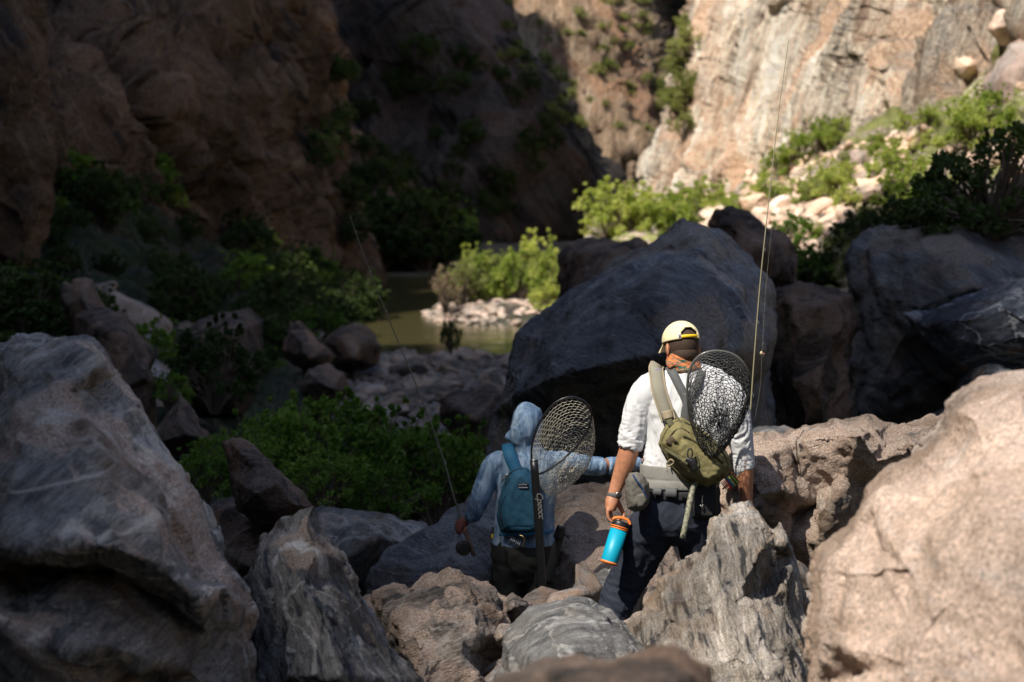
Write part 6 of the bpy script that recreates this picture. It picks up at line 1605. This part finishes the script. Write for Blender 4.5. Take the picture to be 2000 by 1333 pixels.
# spool holder under her pack
ts = empty('tippet_spools', P(1008, 1060, 10.72), 'row of silver line spools with brass clip below the dark blue backpack', 'line spools')
sa = (P(1022, 1070, 10.72) - P(996, 1056, 10.72)).normalized()
for k in range(6):
    part('spool', *lathe_geo([(.001, 0), (.025, 0), (.026, .001), (.025, .0025), (.001, .0025)], P(996, 1056, 10.72) + sa * (.0105 * k), sa, 18), M['metal'], ts)
part('clip', *tube_geo([P(1014, 1045, 10.71), P(1022, 1049, 10.70), P(1024, 1057, 10.70), P(1019, 1070, 10.70)], .0035), M['brass'], ts)
ki = empty('clip_tool', P(963, 1048, 10.80), 'small orange tipped tool clipped at the left hem of the blue shirt', 'tool')
part('grip', *tube_geo([P(963, 1030, 10.80), P(962, 1043, 10.79)], .008), M['black_plastic'], ki)
part('tip', *tube_geo([P(962, 1042, 10.79), P(961, 1052, 10.79)], .006), M['yellow_strap'], ki)
# her net with the black pole handle
n2 = empty('landing_net', P(1060, 1180, 10.65), 'long handled landing net with pale mesh and thick black pole behind the hooded person', 'fishing net')
Y2 = 10.62
hp2 = [P(1040, 912, Y2), P(1038, 880, Y2 - .02), P(1046, 842, Y2 - .03), P(1062, 812, Y2 - .04), P(1086, 786, Y2 - .05), P(1115, 776, Y2 - .05), P(1142, 785, Y2 - .03), P(1155, 806, Y2), P(1150, 835, Y2 + .05), P(1132, 864, Y2 + .08), P(1104, 893, Y2 + .08), P(1072, 917, Y2 + .05), P(1050, 926, Y2 + .02)]
net(n2, hp2, P(1110, 925, Y2 + .12), (.02, .08, -.06), 42, 27, .0013, .0055, M['net_tan'], M['black_plastic'], .5, 5, .003)
part('pole', *tube_geo([P(1043, 899, 10.62), P(1052, 1030, 10.62), P(1061, 1185, 10.62)], .0222, 4, 20), M['black_plastic'], n2)
part('pole_cap', *lathe_geo([(.001, 0), (.021, 0), (.0215, .004), (.018, .006), (.001, .006)], P(1043, 899, 10.62), (P(1043, 899, 10.62) - P(1052, 1030, 10.62)).normalized(), 20), M['metal'], n2)
cu = bpy.data.curves.new('lettering', 'FONT'); cu.body = 'Cpeocc'; cu.size = .050; cu.extrude = .0006; cu.shear = .35; cu.space_character = .92
to = bpy.data.objects.new('tmp_text', cu); C.objects.link(to)
dg = bpy.context.evaluated_depsgraph_get(); tm = bpy.data.meshes.new_from_object(to.evaluated_get(dg)); bpy.data.objects.remove(to)
M['print_grey'] = simple_mat('print_grey', (.30, .29, .26), .6); tm.materials.clear(); tm.materials.append(M['print_grey']); tm.name = 'lettering'
a0, a1 = P(1049, 962, 10.595), P(1055, 1022, 10.595)
X = (a1 - a0).normalized(); Zn = Vector((.25, -1, .08)); Zn = (Zn - X * Zn.dot(X)).normalized(); Yn = Zn.cross(X)
lo_ = link('lettering', tm, n2)
lo_.matrix_local = Matrix.Translation(a0 + Vector((-.004, 0, 0)) - Vector(n2.location)) @ Matrix((X, Yn, Zn)).transposed().to_4x4()
# black holstered tool to her right
st = empty('wading_staff', P(1072, 1130, 10.8), 'flat black handled tool hanging beside the black pole against the brown rock', 'tool')
part('shaft', *ribbon_geo([P(1068, 1140, 10.8), P(1082, 1085, 10.8), P(1094, 1045, 10.8)], [.05, .05, .045], .02), M['black_plastic'], st)
part('head', *ribbon_geo([P(1090, 1052, 10.79), P(1097, 1028, 10.79)], [.06, .05], .024), M['black_plastic'], st)
part('prong', *ribbon_geo([P(1095, 1043, 10.79), P(1108, 1046, 10.79), P(1110, 1052, 10.79)], [.024, .018, .012], .016), M['black_plastic'], st)
# her rod
r2 = empty('fishing_rod', P(905, 1050, 11.1), 'thin fly rod with black ported reel slanting up left from the gloved hand', 'fishing rod')
rp = [P(927, 1088, 11.08), P(905, 1030, 11.10), P(885, 965, 11.05), P(862, 885, 11.0), P(820, 770, 10.9), P(762, 630, 10.8), P(722, 530, 10.7), P(690, 440, 10.6), P(682, 420, 10.55)]
rod(r2, rp, .006, .0015, [.35, .45, .55, .65, .75, .85, .93], M['rod_dark'], [P(926, 1086, 11.08), P(914, 1052, 11.09), P(903, 1022, 11.10)], P(905, 1071, 11.05), [P(890, 1070, 11.04), P(880, 1010, 11.03), P(868, 925, 10.98), P(846, 850, 10.95), P(800, 740, 10.86), P(745, 610, 10.75), P(690, 445, 10.6)], reel_r=.042)
# stepping stones under their feet
for (px, py, Y, s, lab) in [(1212, 1240, 9.52, .34, 'shaded flat stone under the left boot of the man in white'), (1400, 1400, 9.35, .32, 'hidden flat stone under the right boot of the man in white')]:
    p_ = P(px, py, Y); o = link('stone', river_protos[2]); o.location = p_ - Vector((0, 0, s * .95)); o.scale = (s, s, s * .7); tag(o, lab, 'rock')

# ------------------------------------------------------------------ labels: say which one of a group each thing is
ORD = ['', 'leftmost', 'second', 'third', 'fourth', 'fifth', 'sixth', 'seventh', 'eighth', 'ninth', 'tenth', 'eleventh', 'twelfth', 'thirteenth', 'fourteenth', 'fifteenth', 'sixteenth', 'seventeenth', 'eighteenth', 'nineteenth', 'twentieth']
def ordinal(k, n):
    if k == 1: return 'leftmost'
    if k == n: return 'rightmost'
    return (ORD[k] if k < len(ORD) else '%dth' % k) + ' from the left'
groups = {}
for o in bpy.data.objects:
    if o.get('group') and o.parent is None: groups.setdefault(o['group'], []).append(o)
def px_of(o):
    v = o.location; return v.x / max(v.y, .1), (v.z - CAM_Z) / max(v.y, .1)
SHORT = {'stones of the dry river bed': ('stone', 'of the dry river bed', ('far end', 'middle', 'near end')),
         'stones of the sunlit scree': ('pale stone', 'on the sunlit scree', ('high up', 'halfway up', 'low down')),
         'stones of the shaded left hillside': ('brown stone', 'on the shaded left hillside', ('high up', 'halfway up', 'low down')),
         'bushes of the sunlit thicket': ('bright bush', 'of the sunlit thicket', ('in its upper row', 'in its lower row')),
         'bushes of the shaded left hillside': ('dark bush', 'on the left hillside', ('top band', 'upper band', 'middle band', 'lower band', 'lowest band')),
         'bushes beyond the river pool': ('dark bush', 'beyond the river pool', ('in the upper row', 'in the lower row')),
         'bushes of the near leafy thicket': ('leafy bush', 'of the near leafy thicket', ('in the back row', 'in the front row')),
         'bushes on the far cliff': ('tiny olive bush', 'on the far sunlit cliff', ('near the top', 'in the middle', 'lower down')),
         'bushes on the shaded cliff': ('dark bush', 'on the shaded far cliff', ('near the top', 'in the middle', 'lower down')),
         'small stones wedged between near boulders': ('small stone', 'wedged between the near boulders', ('upper row', 'middle row', 'lower row')),
         'low bushes of the sunlit slope': ('low bush', 'on the sunlit slope', ('high up', 'halfway up', 'low down')),
         'bushes in the far gully': ('grey green bush', 'in the far gully', ('near the top', 'lower down'))}
for gname, obs in groups.items():
    if gname not in SHORT: continue
    noun, where, bands = SHORT[gname]
    obs.sort(key=lambda o: -px_of(o)[1]); nb = len(bands); per = math.ceil(len(obs) / nb)
    for bi, band in enumerate(bands):
        row = sorted(obs[bi * per:(bi + 1) * per], key=lambda o: px_of(o)[0])
        for k, o in enumerate(row): o['label'] = '%s %s, %s, %s' % (noun, where, band, ordinal(k + 1, len(row)))
